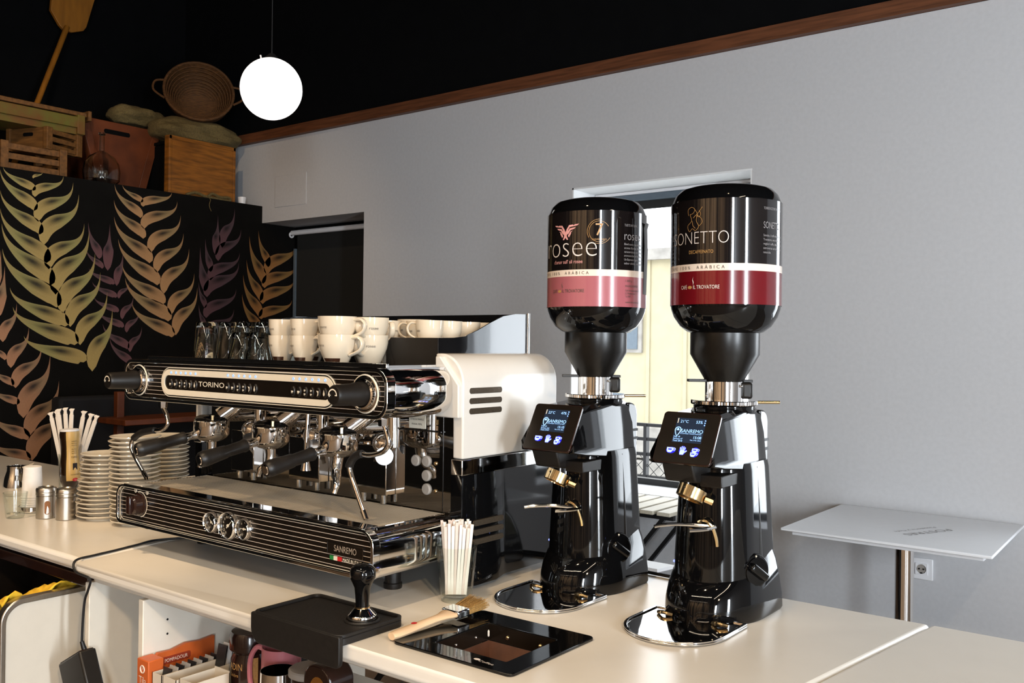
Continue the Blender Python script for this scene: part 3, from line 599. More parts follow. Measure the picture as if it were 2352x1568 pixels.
obj('cable', MB().tube([(-1.7, 2.015, CZ+.004), (-1.4, 2.022, CZ+.004), (-1.18, 2.02, CZ+.004)], .0035, 8, smooth=4), K['blackmetal'], rc)
# ------------------------------------------------------------------ tables behind the bar
ht = thing('white_high_table', 'white square-topped table on a chrome pole against the grey wall', 'table', (-.89, 3.46, 0))
TZ = .87
obj('tabletop', MB().prism([(-1.226, 3.145), (-.556, 3.14), (-.568, 3.785), (-1.222, 3.785)], 'z', TZ-.010, TZ), K['white'], ht, bevel=.003)
obj('under_tray', MB().box(-1.196, -.586, 3.175, 3.76, TZ-.026, TZ-.010), K['white'], ht, bevel=.002)
obj('pole', MB().cyl((-.853, 3.30, .02), (-.853, 3.30, TZ-.026), .030, seg=28), K['chrome'], ht)
obj('foot', MB().lathe([(0, 0), (.24, 0), (.24, .008), (.05, .022), (0, .022)], T(-.853, 3.30, 0), 36), K['chrome'], ht)
lg = MB()
TM = T(-.835, 3.42, TZ+.0006) @ Rz(64)
txt(lg, 'POSTRES', h=.030, w=.22, M=TM @ Rz(180) @ T(0, .02, 0)); txt(lg, 'Pasteleria y Cafe', w=.20, h=.014, M=TM @ Rz(180) @ T(0, -.024, 0))
obj('print', lg, K['inkgrey'], ht, smooth=0)
def slat_table(name, label, loc, nx, wx, ly, z):
    r = thing(name, label, 'table', loc)
    s0 = obj('slat', MB().box(-wx/2, wx/2, 0, ly, z-.016, z), K['garden'], r, bevel=.002, world=False); s0.location = (0, 0, 0)
    for k in range(1, nx):
        c = s0.copy(); COL.objects.link(c); c.parent = r; c.location = (-k*(wx+.018), 0, 0)
    W_ = nx*(wx+.018)
    for y in (.03, ly-.05): obj('cross_rail', MB().box(-W_+.03, wx/2, y, y+.02, z-.036, z-.016), K['blackmetal'], r, world=False)
    for y in (.05, ly-.06):
        for a, b in ((-.02, -W_+.08), (-W_+.08, -.02)):
            obj('leg', MB().box(-.011, .011, -.009, .009, 0, (Vector((b-a, 0, z-.03))).length, M=align((a, y, 0), (b, y, z-.03))), K['blackmetal'], r, world=False)
    return r
slat_table('folding_table', 'weathered slatted folding table under the bright window', (-1.83, 3.415, 0), 9, .062, .36, .812)
slat_table('folding_stool', 'weathered slatted folding stool with black crossed legs in front of the slatted table', (-1.985, 3.18, 0), 4, .060, .215, .806)
wd = thing('white_side_shelf', 'white shelf top just behind the rear edge of the bar', 'shelf', (-1.3, 2.35, .6))
obj('top', MB().prism([(-1.95, 2.32), (-1.26, 2.32), (-1.245, 2.395), (-1.95, 2.395)], 'z', .862, .872), K['white'], wd)
obj('bracket', MB().box(-1.9, -1.28, 2.33, 2.36, .0, .862), K['blackmetal'], wd)
for i, (x, y, rz) in enumerate(((-2.75, 2.95, 12), (-2.25, 2.75, -20))):
    st = thing('black_stool', ('black folding stool seen below the worktop beyond the shelf unit', 'black folding stool under the worktop below the knock box')[i], 'stool', (x, y, 0), rz)
    obj('seat', MB().box(-.17, .17, -.17, .17, .44, .465), K['softblack'], st, bevel=.01, world=False)
    for sy in (-.15, .15):
        for sx in (-1, 1): obj('leg', MB().cyl((sx*.17, sy, 0), (-sx*.14, sy, .44), .014, seg=8), K['blackmetal'], st, world=False)
    obj('stretcher', MB().cyl((-.12, -.15, .08), (-.12, .15, .08), .009, seg=8), K['blackmetal'], st, world=False)
bb = thing('wooden_bench', 'reddish brown wooden bench in the shade behind the plates', 'bench', (-4.55, 2.75, 0))
obj('seat_plank', MB().box(-4.72, -4.45, 2.55, 3.5, 1.055, 1.085), K['wood2'], bb, bevel=.004)
for y in (2.64, 3.4): obj('post', MB().box(-4.69, -4.65, y-.02, y+.02, 0, 1.22), K['wood2'], bb, bevel=.003)
bs = thing('black_partition', 'low dark blue-black padded partition behind the plates and straws', 'partition', (-4.75, 2.9, 0))
obj('padded_back', MB().box(-4.93, -4.83, 2.40, 3.72, 0, 1.19), K['darkblue'], bs, bevel=.02)
obj('seat_cushion', MB().box(-4.83, -4.73, 2.40, 3.72, 0, .62), K['darkblue'], bs, bevel=.02)
# ------------------------------------------------------------------ things on the shelf
tb = thing('orange_tea_box', 'tall orange tea box with torn top at the side of the shelf', 'box', (-2.01, 1.35, SH))
obj('carton', MB().box(-2.036, -1.988, 1.205, 1.245, SH, .746), K['teaorange'], tb, bevel=.002)
obj('inner_wall', MB().prism([(1.245, SH), (1.41, SH), (1.41, .752), (1.37, .748), (1.33, .752), (1.29, .744), (1.255, .746), (1.245, .735)], 'x', -2.036, -2.026), K['teaorange'], tb)
obj('dark_band', MB().prism(rrect(1.262, 1.342, .714, .732, .006), 'x', -2.026, -2.0255), K['teadark'], tb)
t_ = MB(); txt(t_, 'POMPADOUR', w=.062, h=.0085, M=T(-2.0252, 1.302, .7185) @ Rz(90) @ FRONT); obj('lettering', t_, K['band'], tb, smooth=0)
t_ = MB(); txt(t_, 'Tila', w=.030, h=.017, M=T(-2.012, 1.2045, .690) @ FRONT)
t_.torus(.0085, .0015, T(-2.012, 1.2042, .724) @ Rx(90), 20, 5); txt(t_, 'P', h=.008, M=T(-2.012, 1.2044, .720) @ FRONT); obj('lettering', t_, K['band'], tb, smooth=0)
obj('green_sprig', MB().prism([(-2.02, .668), (-2.008, .676), (-2.003, .684), (-2.010, .680)], 'y', 1.2042, 1.2049), K['green'], tb)
def carton(label, x0, x1, y0, y1, z, hole=True):
    r = thing('open_carton', label, 'box', ((x0+x1)/2, (y0+y1)/2, SH))
    m = MB(); m.box(x0, x1, y0, y0+.0015, SH, z); m.box(x0, x1, y1-.0015, y1, SH, z+.004); m.box(x0, x0+.0015, y0, y1, SH, z); m.box(x1-.0015, x1, y0, y1, SH, z)
    m.box(x0, x1, y0, y1, SH, SH+.002); obj('carton_wall', m, K['carton'], r, smooth=0); return r
carton('white open carton of tea sachets next to the orange tea box', -1.982, -1.944, 1.212, 1.47, .722)
carton('middle white open carton with cut slots, right of the sachet carton', -1.938, -1.886, 1.212, 1.45, .724)
carton('white open carton nearest the brown jar', -1.878, -1.822, 1.216, 1.31, .730)
for k in range(9):
    s = thing('tea_sachet', 'grey and black tea sachet filed in the white carton', 'sachet', (-1.963, 1.228+k*.016, SH+.003), 0, 'tea sachets in the first carton')
    obj('sachet', MB().box(-.016, .016, -.0015, .0015, 0, .062, M=Rx(-12)), K['greylid'] if k % 2 else K['blackmetal'], s, world=False)
for k in range(6):
    s = thing('tea_sachet', 'dark sachet with a white edge standing in the rear of the middle carton', 'sachet', (-1.914, 1.34+k*.015, SH+.003), 0, 'tea sachets in the rear')
    obj('sachet', MB().box(-.017, .017, -.0015, .0015, 0, .098, M=Rx(-10)), K['paper'] if k % 2 else K['blackmetal'], s, world=False)
for k in range(6): pass
jr = thing('cocoa_jar', 'large brown lidded jar with yellow lettering beside the white cartons', 'jar', (-1.845, 1.365, SH))
JM = T(-1.828, 1.372, SH)
obj('jar_body', MB().lathe([(0, 0), (.040, 0), (.045, .008), (.045, .085), (.038, .10), (.038, .105), (0, .105)], JM, 32), K['leather'], jr)
obj('lid', MB().lathe([(.040, .100), (.048, .108), (.0485, .140), (.044, .149), (0, .151)], JM, 32), K['leather'], jr)
def onjar(R, ph): return lambda x, y, z: (R*math.sin(ph+x/R), -R*math.cos(ph+x/R), y)
t_ = MB(); txt(t_, 'ADIN', w=.040, h=.016, M=JM @ T(0, 0, .066), fn=onjar(.0456, math.radians(4))); txt(t_, 'Solubre', w=.026, h=.008, M=JM @ T(0, 0, .050), fn=onjar(.0456, math.radians(0)))
obj('lettering', t_, K['gold'], jr, smooth=0)
obj('paper_label', MB().lathe([(.0455, .02), (.0457, .095)], JM, 8, 0, -42, -14), K['gold'], jr)
obj('orange_stripe', MB().lathe([(.0455, .018), (.0456, .032)], JM, 12, 0, -90, -45), K['teaorange'], jr)
def jug(name, label, c, r, h, m, lip=True, handle=None, inner=None):
    t = thing(name, label, 'jug', c); M = T(*c)
    obj('jug_wall', MB().lathe([(0, 0), (r*.98, 0), (r, .006), (r*.97, h*.5), (r*.93, h), (r*.90, h), (r*.93, h*.5), (r*.95, .008), (0, .006)], M, 32), m, t)
    if lip:
        a = math.radians(lip); d = Vector((math.cos(a), math.sin(a), 0)); n = Vector((-d.y, d.x, 0)); p = Vector(c)
        vs = [p+d*(r*.90)+n*(r*.33)+Vector((0, 0, h)), p+d*(r*1.22)+Vector((0, 0, h+.006)), p+d*(r*.90)-n*(r*.33)+Vector((0, 0, h)), p+d*(r*.94)+Vector((0, 0, h*.70))]
        q = [v-(v-p).normalized()*.002 for v in vs]
        obj('spout', MB().add(vs+q, [(0, 1, 3), (1, 2, 3), (4, 7, 5), (5, 7, 6)]), m, t)
    if handle is not None:
        a = math.radians(handle); d = Vector((math.cos(a), math.sin(a), 0)); p = Vector(c)
        P = [p+d*r*.9+Vector((0, 0, h*.90)), p+d*r*1.35+Vector((0, 0, h*.93)), p+d*r*1.72+Vector((0, 0, h*.72)), p+d*r*1.72+Vector((0, 0, h*.35)), p+d*r*1.4+Vector((0, 0, h*.12)), p+d*r*.95+Vector((0, 0, h*.16))]
        obj('handle', MB().tube(P, .006, 8, smooth=5), m, t)
    return t
jug('pink_milk_jug', 'pink enamelled milk jug with a loop handle behind the steel jug', (-1.705, 1.365, SH), .047, .138, K['pinkjug'], 20, 200)
jug('steel_milk_jug', 'polished steel milk jug in front of the pink jug', (-1.625, 1.295, SH), .043, .120, K['chrome'], None, None)
lj = thing('lidded_tub', 'brown tub with a round grey plastic lid on the shelf', 'tub', (-1.545, 1.325, SH)); LM = T(-1.552, 1.325, SH)
obj('tub', MB().lathe([(0, 0), (.042, 0), (.046, .124), (0, .124)], LM, 32), K['leather'], lj)
obj('lid', MB().lathe([(.047, .118), (.050, .120), (.050, .131), (.046, .134), (0, .133)], LM, 32), K['greylid'], lj)
t_ = MB(); txt(t_, 'CHOCOLATE', w=.03, h=.005, M=LM @ T(0, 0, .108), fn=onjar(.0462, math.radians(25))); obj('lettering', t_, K['band'], lj, smooth=0)
bt = thing('brown_scoop_box', 'brown plastic dispenser with an oval wood-coloured label under the rubber mat', 'dispenser', (-1.455, 1.275, SH))
ov = rrect(-1.497, -1.415, SH, .842, [.004, .004, .035, .035], 8)
obj('case', MB().prism(ov, 'y', 1.255, 1.32), K['leather'], bt, bevel=.008)
obj('oval_label', MB().prism([(-1.452+.027*math.cos(a/24*2*PI), .775+.045*math.sin(a/24*2*PI)) for a in range(24)], 'y', 1.2535, 1.2552), K['wood'], bt)
dk = thing('dark_canister', 'black canister standing behind the brown jar on the shelf', 'canister', (-1.83, 1.50, SH))
obj('canister', MB().lathe([(0, 0), (.05, 0), (.05, .12), (.054, .122), (.054, .15), (.048, .155), (0, .155)], T(-1.85, 1.50, SH), 28), K['softblack'], dk)
# ------------------------------------------------------------------ rubber tamping mat, tamper, brush, knock box
mt = thing('tamping_mat', 'black rubber tamping mat folded over the front edge of the worktop', 'mat', (-1.43, 1.26, CZ))
mo = rrect(-1.568, -1.303, 1.178, 1.352, .018, 5); mi = rrect(-1.562, -1.309, 1.186, 1.346, .014, 5)
obj('mat_sheet', MB().prism(mo, 'z', CZ, CZ+.014), K['rubber'], mt, bevel=.002)
obj('raised_rim', MB().ring(mo, mi, 'z', CZ+.014, CZ+.021), K['rubber'], mt, bevel=.0015)
obj('front_flap', MB().prism(rrect(-1.568, -1.303, .888, CZ+.019, [.03, .012, .004, .004], 5), 'y', 1.176, 1.187), K['rubber'], mt, bevel=.002)
obj('tamper_rest', MB().torus(.034, .003, T(-1.364, 1.292, CZ+.015), 32, 6), K['rubber'], mt)
tp = thing('coffee_tamper', 'tamper with black knob handle and steel base standing on the mat', 'tamper', (-1.364, 1.292, CZ+.014)); TPM = T(-1.364, 1.292, CZ+.014)
obj('base', MB().lathe([(0, 0), (.0285, 0), (.029, .001), (.029, .011), (.0275, .013), (.016, .025), (0, .025)], TPM, 40), K['chrome'], tp)
obj('handle', MB().lathe([(0, .025), (.014, .025), (.0135, .035), (.0145, .05), (.0165, .066), (.021, .076), (.0255, .085), (.0265, .094), (.0245, .103), (.018, .110), (.009, .1125), (0, .113)], TPM, 32), K['black'], tp)
obj('collar', MB().lathe([(0, .0245), (.0152, .0245), (.0152, .028), (0, .028)], TPM, 32), K['brass'], tp)
kb = thing('knock_box', 'square gloss black knock box plate sunk in the worktop', 'knock box', (-1.10, 1.39, CZ))
ko = rrect(-1.245, -.960, 1.256, 1.524, .012, 4); ki = rrect(-1.176, -1.006, 1.302, 1.462, .004, 4)
obj('plate', MB().ring(ko, ki, 'z', CZ, CZ+.006), K['black'], kb, bevel=.0015)
ch = MB(); a, b, c_, d_ = -1.176, -1.006, 1.302, 1.462
ch.box(a, b, c_, c_+.002, CZ-.028, CZ+.004); ch.box(a, b, d_-.002, d_, CZ-.028, CZ+.004); ch.box(a, a+.002, c_, d_, CZ-.028, CZ+.004); ch.box(b-.002, b, c_, d_, CZ-.028, CZ+.004)
obj('collar', ch, K['panelblack'], kb)
lo = [(a+.004, c_+.004), (b-.004, c_+.004), (b-.004, d_-.004), (a+.004, d_-.004)]; li = [(a+.05, c_+.045), (b-.035, c_+.045), (b-.035, d_-.05), (a+.05, d_-.05)]
obj('funnel', MB().loft([[(x, y, CZ-.028) for x, y in lo], [(x, y, CZ-.12) for x, y in li]], cap=False), K['brownplate'], kb)
obj('grounds', MB().prism([(x, y) for x, y in li], 'z', CZ-.122, CZ-.112), K['grounds'], kb)
obj('grounds_ledge', MB().box(a+.05, b-.03, c_+.004, c_+.035, CZ-.055, CZ-.045), K['grounds'], kb)
for x in (-1.125, -1.045): obj('rivet', MB().sph((x, d_-.002, CZ-.014), .0045, 10, 6), K['brass'], kb)
for y in (1.36, 1.42): obj('rivet', MB().sph((a+.002, y, CZ-.014), .0035, 10, 6), K['steel'], kb)
t_ = MB(); txt(t_, 'Coffee', w=.035, h=.007, M=T(-1.03, 1.272, CZ+.0064) @ Rz(-3)); t_.sph((-1.055, 1.280, CZ+.006), .0055, 12, 6, sc=(1.3, .8, .12)); obj('print', t_, K['ink'], kb, smooth=0)
br = thing('pastry_brush', 'flat wooden brush with pale bristles lying beside the knock box plate', 'brush', (-1.245, 1.34, CZ+.008))
BR = T(-1.252, 1.262, CZ+.011) @ Rz(86.5) @ Ry(-3.5)
hw = [(0, .0095), (.01, .0135), (.04, .0145), (.08, .0115), (.11, .0105), (.135, .015), (.150, .0225), (.160, .0235)]
rings = []
for x, w0 in hw:
    th = .0075 if x < .12 else .0065
    rings.append([(x, w0*math.cos(k/12*2*PI), th*math.sin(k/12*2*PI)) for k in range(12)])
obj('handle', MB().loft(rings, M=BR), K['brushwood'], br)
obj('red_dot', MB().lathe([(0, .0078), (.006, .0076), (0, .0068)], BR @ T(.062, .003, 0), 16), K['red'], br)
obj('ferrule', MB().box(.157, .192, -.0245, .0245, -.008, .008, M=BR), K['chrome'], br, bevel=.003)
bm = MB(); rnd = random.Random(4)
for k in range(520):
    y0 = rnd.uniform(-.022, .022); z0 = rnd.uniform(-.006, .006)
    p0 = BR @ Vector((.188, y0, z0)); p1 = BR @ Vector((.188+rnd.uniform(.045, .062), y0*1.25+rnd.uniform(-.004, .004), z0*1.4+rnd.uniform(-.004, .003)+.004))
    bm.cyl(p0, p1, .0007, .0003, seg=3)
bo = obj('bristles', bm, K['bristle'], br, smooth=0); bo['kind'] = 'stuff'
# ------------------------------------------------------------------ glass of wrapped stirrers
sg = thing('faceted_tumbler', 'faceted glass tumbler holding wrapped stirrers in front of the machine', 'glass', (-1.348, 1.560, CZ)); SM = T(-1.348, 1.560, CZ)
def tumbler(mb, M, H=.122, R0=.034, R1=.046, fac=True):
    seg = 36; outer = []; 
    for z, f in ((0, .93), (.004, 1), (.5*H, 1), (.56*H, 1), (.6*H, 1), (H, 1)):
        r = (R0+(R1-R0)*(z/H)**.8)*f; ring = []
        for i in range(seg):
            a = 2*PI*i/seg; rr = r
            if fac and z <= .56*H: rr = r*(.955+.045*abs(math.cos(a*4.5)))
            ring.append((rr*math.cos(a), rr*math.sin(a), z))
        outer.append(ring)
    for z in (H, .6*H, .3*H, .014):
        r = R0+(R1-R0)*(z/H)**.8-.0026
        outer.append([(r*math.cos(2*PI*i/seg), r*math.sin(2*PI*i/seg), z) for i in range(seg)])
    return mb.loft(outer, M=M)
obj('tumbler_wall', tumbler(MB(), SM), K['glass'], sg)
rnd = random.Random(11); st0 = None
for i in range(32):
    u, v = (i % 8-3.5)/3.5, (i//8-1.5)/1.5
    e1, e2 = Vector((.79, .61, 0)), Vector((-.61, .79, 0)); g0 = e1*(u*.0205)+e2*(v*.0125)
    gx, gy = g0.x, g0.y; h = .150+rnd.uniform(-.004, .010)+(.012 if i in (3, 12, 21) else 0); t0 = e1*(u*.0115)+e2*(v*.009); tx, ty = t0.x, t0.y
    s = thing('wrapped_stirrer', 'flat paper-wrapped stirrer standing in the faceted tumbler', 'stirrer', (-1.348+gx, 1.560+gy, CZ+.016), 38, 'wrapped stirrers in the tumbler')
    s.rotation_euler = (math.atan2(-ty, h), math.atan2(tx, h), math.radians(38+rnd.uniform(-7, 7)))
    obj('wrapper', MB().box(-.0030, .0030, -.0013, .0013, 0, h), K['paper'] if i % 3 else K['paper2'], s, world=False, smooth=0)
# ------------------------------------------------------------------ espresso machine
em = thing('espresso_machine', 'three-group chrome and black espresso machine with ivory side hoods', 'coffee machine', (-1.885, 1.66, CZ))
XL, XR = -2.402, -1.398
for x in (-2.27, -1.53):
    for y in (1.545, 1.88): obj('foot', MB().lathe([(0, 0), (.021, 0), (.022, .004), (.022, .012), (.019, .014), (.019, .075), (0, .075)], T(x, y, CZ), 20), K['softblack'], em)
# lower front
of = rrect(XL, XR, 1.0, 1.106, [.022, .022, .034, .034], 8); inn = rrect(XL+.008, XR-.008, 1.0085, 1.100, [.018, .018, .028, .028], 8)
obj('base_shell', MB().prism(rrect(XL, XR, 1.0, 1.094, [.026, .026, .026, .026], 8), 'y', 1.372, 1.640), K['chrome'], em)
fl = obj('lower_frame', MB().ring(of, inn, 'y', 1.352, 1.374), K['chrome'], em, bevel=.0015)
lp = obj('lower_panel', MB().prism(inn, 'y', 1.3605, 1.372), K['panelblack'], em)
ps = MB()
for k in range(8):
    z = 1.0165+k*.0108; e = .012 if 0 < k < 7 else .020
    ps.box(XL+e, XR-e, 1.3598, 1.3606, z, z+.0009)
o = obj('pinstripes', ps, K['band'], lp, smooth=0); o['kind'] = 'stuff'
o = obj('inner_chrome_line', MB().ring(rrect(XL+.0095, XR-.0095, 1.010, 1.0985, [.017, .017, .027, .027], 8), rrect(XL+.0110, XR-.0110, 1.0112, 1.0972, [.016, .016, .026, .026], 8), 'y', 1.3596, 1.3606), K['ivory'], lp)
obj('front_lip', MB().box(XL+.03, XR-.03, 1.355, 1.40, 1.1005, 1.108), K['chrome'], em, bevel=.003)
# switch knob
sw = obj('switch_knob', MB().lathe([(0, 0), (.030, 0), (.030, .006), (.026, .008), (.025, .026), (.021, .030), (0, .030)], T(-2.292, 1.360, 1.060) @ Rx(90), 32), K['leather'], em)
obj('knob_grip', MB().box(-2.301, -2.283, 1.322, 1.335, 1.036, 1.084), K['leather'], sw, bevel=.004)
ar = MB(); ar.lathe([(.0315, .0008), (.0345, .0008)], T(-2.292, 1.360, 1.060) @ Rx(90), 30, 0, -85, 110); obj('white_arc', ar, K['ivory'], sw)
for n_, dx, dz in (('0', -.024, .034), ('1', .004, .044), ('2', .032, .034)):
    d = MB().cyl((-2.292+dx, 1.3602, 1.060+dz), (-2.292+dx, 1.3592, 1.060+dz), .0058); q = obj('dial_mark', d, K['ivory'], sw)
    obj('dial_digit', txt(MB(), n_, h=.006, M=T(-2.292+dx, 1.3588, 1.057+dz) @ FRONT), K['panelblack'], sw, smooth=0)
obj('on_badge', MB().prism(rrect(-2.352, -2.322, 1.058, 1.073, .003), 'y', 1.359, 1.3605), K['ivory'], sw)
obj('on_lettering', txt(MB(), 'ON', h=.007, M=T(-2.337, 1.3586, 1.062) @ FRONT), K['panelblack'], sw, smooth=0)
# gauges
def gauge(x, r, ang, marks):
    M = T(x, 1.3605, 1.0535) @ Rx(90)
    g = obj('pressure_gauge', MB().lathe([(r*.80, .002), (r*.82, .010), (r*.90, .013), (r*.97, .010), (r, 0)], M, 40), K['chrome'], em)
    obj('dial_face', MB().lathe([(0, .0025), (r*.82, .0025)], M, 32), K['panelblack'], g)
    nb = Vector((math.sin(ang), 0, math.cos(ang))); c = Vector((x, 1.3565, 1.0535)); nn = Vector((nb.z, 0, -nb.x))
    m = MB(); m.add([c-nb*r*.28-nn*.0016, c-nb*r*.28+nn*.0016, c+nb*r*.68+nn*.0004, c+nb*r*.68-nn*.0004], [(0, 1, 2, 3)]); m.cyl(c, c+Vector((0, -.002, 0)), r*.11)
    obj('needle', m, K['ivory'], g)
    m = MB()
    for k in range(marks):
        a = math.radians(-150+k*(210/(marks-1))); p = c+Vector((math.sin(a), 0, math.cos(a)))*r*.60
        txt(m, str(k*(2 if marks > 6 else 4)), h=r*.17, M=T(p.x, 1.3575, p.z-r*.08) @ FRONT)
    obj('dial_numbers', m, K['ivory'], g, smooth=0)
gauge(-1.968, .0262, math.radians(-50), 5); gauge(-1.9005, .0345, math.radians(48), 9); gauge(-1.838, .0262, math.radians(-90), 5)
# badge
bd = obj('maker_badge', MB().box(-1.546, -1.434, 1.3585, 1.3605, 1.0415, 1.0655), K['panelblack'], em)
obj('badge_frame', MB().ring([(-1.547, 1.0405), (-1.433, 1.0405), (-1.433, 1.0665), (-1.547, 1.0665)], [(-1.5455, 1.0418), (-1.4345, 1.0418), (-1.4345, 1.0652), (-1.5455, 1.0652)], 'y', 1.3578, 1.3605), K['steel'], bd, smooth=0)
obj('badge_lettering', txt(MB(), 'SANREMO', w=.070, h=.0135, M=T(-1.489, 1.3580, 1.0475) @ FRONT, off=.006), K['badgeink'], bd, smooth=0)
for k, c in enumerate(('green', 'ivory', 'red')): obj('flag_bar', MB().box(-1.538+k*.0122, -1.5258+k*.0122, 1.3585, 1.3605, 1.0275, 1.0365), K[c], bd, smooth=0)
obj('origin_lettering', txt(MB(), 'MADE IN ITALY', w=.058, h=.0075, M=T(-1.468, 1.3590, 1.0285) @ FRONT, off=.006), K['ivory'], bd, smooth=0)
# drip tray and grate
obj('drip_tray', MB().box(XL+.035, XR-.03, 1.395, 1.612, 1.090, 1.0955), K['leather'], em)
gw = MB(); cw = MB()
for k in range(22):
    y = 1.397+k*.0100; gw.cyl((XL+.045, y, 1.1035), (XR-.035, y, 1.1035), .0019, seg=8)
for k in range(14):
    x = XL+.06+k*.0685; cw.tube([(x, 1.388, 1.096), (x, 1.391, 1.1005), (x, 1.608, 1.1005)], .0022, 6)
gr = obj('drip_grate', gw, K['wire'], em); gr['kind'] = 'stuff'
o = obj('grate_cross_bars', cw, K['wire'], gr); o['kind'] = 'stuff'
obj('grate_side_rail', MB().box(XR-.037, XR-.030, 1.392, 1.608, 1.0985, 1.105), K['chrome'], gr, bevel=.001); obj('grate_side_rail', MB().box(XL+.038, XL+.045, 1.392, 1.608, 1.0985, 1.105), K['chrome'], gr, bevel=.001)
obj('back_gutter', MB().box(XL+.02, XR, 1.600, 1.618, 1.094, 1.1005), K['panelblack'], em)
# mirror back panel with drain plugs and sticker
mb_ = obj('back_panel', MB().box(XL+.03, XR-.004, 1.618, 1.63, 1.09, 1.345), K['mirror'], em)
for x, z in ((-1.530, 1.219), (-1.495, 1.220), (-1.495, 1.186), (-1.494, 1.154)):
    obj('service_plug', MB().lathe([(0, 0), (.0135, 0), (.0135, .003), (.011, .0055), (0, .006)], T(x, 1.618, z) @ Rx(90), 24), K['greylid'], mb_)
for z in (1.217, 1.152): obj('brass_screw', MB().sph((-1.466, 1.617, z), .005, 12, 8, sc=(1, .6, 1)), K['brass'], mb_)
obj('seam', MB().box(-1.4445, -1.443, 1.6172, 1.6185, 1.095, 1.34), K['panelblack'], mb_, smooth=0)
obj('ledge_wire', MB().cyl((-1.70, 1.612, 1.292), (-1.445, 1.612, 1.292), .0018, seg=6), K['panelblack'], mb_)
stk = obj('sticker', MB().box(-1.553, -1.500, 1.6165, 1.618, 1.296, 1.338), K['ivory'], mb_, smooth=0)
t_ = MB()
for k, s_ in enumerate(('CARICO MANUALE', 'ENTREE EAU MANUELLE', 'MANUAL REFILL')): txt(t_, s_, w=(.034, .044, .034)[k], h=.0045, M=T(-1.5265, 1.6162, 1.327-k*.0115) @ FRONT)
obj('sticker_lettering', t_, K['panelblack'], mb_, smooth=0)
for x, w0, zb in ((-2.16, .10, 1.137), (-1.90, .12, 1.137), (-1.655, .115, 1.130)):  # mirror-steel boxes with feet, in front of the back panel
    b_ = obj('mirror_box', MB().box(x-w0/2, x+w0/2, 1.585, 1.618, zb, 1.25), K['mirror'], em, bevel=.002)
    for s in (-.3, .3): obj('mirror_box_foot', MB().cyl((x+s*w0, 1.60, zb-.022), (x+s*w0, 1.60, zb), .0085, seg=10), K['steel'], b_)
# upper body
UX0, UX1 = -2.4045, -1.3825
uo = rrect(UX0, UX1, 1.336, 1.4455, [.036]*4, 8); ui = rrect(UX0+.009, UX1-.009, 1.345, 1.4365, [.029]*4, 8)
bul = []
for y, g in ((1.392, 0), (1.43, .004), (1.48, .0065), (1.53, .005), (1.585, -.004), (1.63, -.016)):
    bul.append([(x+(g if x > -1.5 else (-g if x < -2.3 else 0)), y, z-(max(0, g)*.5 if z < 1.36 else 0)) for x, z in rrect(UX0+.004, UX1-.004, 1.339, 1.443, [.040]*4, 8)])
obj('upper_shell', MB().loft(bul), K['chrome'], em)
obj('upper_frame', MB().ring(uo, ui, 'y', 1.372, 1.398), K['chrome'], em, bevel=.0015)
upn = obj('upper_panel', MB().prism(ui, 'y', 1.3825, 1.396), K['panelblack'], em)
ps = MB()
for k in range(8):
    z = 1.3535+k*.0106; e = .013 if 0 < k < 7 else .026
    ps.box(UX0+e, UX1-e, 1.3818, 1.3826, z, z+.0009)
o = obj('pinstripes', ps, K['band'], upn, smooth=0); o['kind'] = 'stuff'
# control strip
c0, c1, z0, z1 = -2.2275, -1.5535, 1.3555, 1.4225; r = .0335
obj('strip_outline', MB().ring(rrect(c0-.005, c1+.005, z0-.005, z1+.005, r+.005, 10), rrect(c0-.003, c1+.003, z0-.003, z1+.003, r+.003, 10), 'y', 1.3795, 1.3825), K['ivory'], upn)
cs = obj('control_strip', MB().prism(rrect(c0-.003, c1+.003, z0-.003, z1+.003, r+.003, 10), 'y', 1.3805, 1.3825), K['panelblack'], em)
obj('ivory_surround', MB().ring(rrect(c0, c1, z0, z1, r, 10), rrect(c0+.011, c1-.011, z0+.0145, z1-.0155, .0185, 10), 'y', 1.378, 1.3815), K['ivory'], cs)
obj('strip_lettering', txt(MB(), 'TORINO', w=.108, h=.0125, M=T(-2.010, 1.3795, 1.3825) @ FRONT, off=.004), K['ivory'], cs, smooth=0)
def cupicon(m, x, z, s, y):
    m.add([(x-s*.5, y, z+s*.4), (x+s*.3, y, z+s*.4), (x+s*.2, y, z-s*.2), (x-s*.4, y, z-s*.2)], [(0, 1, 2, 3)]); m.torus(s*.2, s*.07, T(x+s*.35, y, z+s*.12) @ Rx(90), 10, 4); m.box(x-s*.5, x+s*.4, y-.0001, y, z-s*.42, z-s*.33)
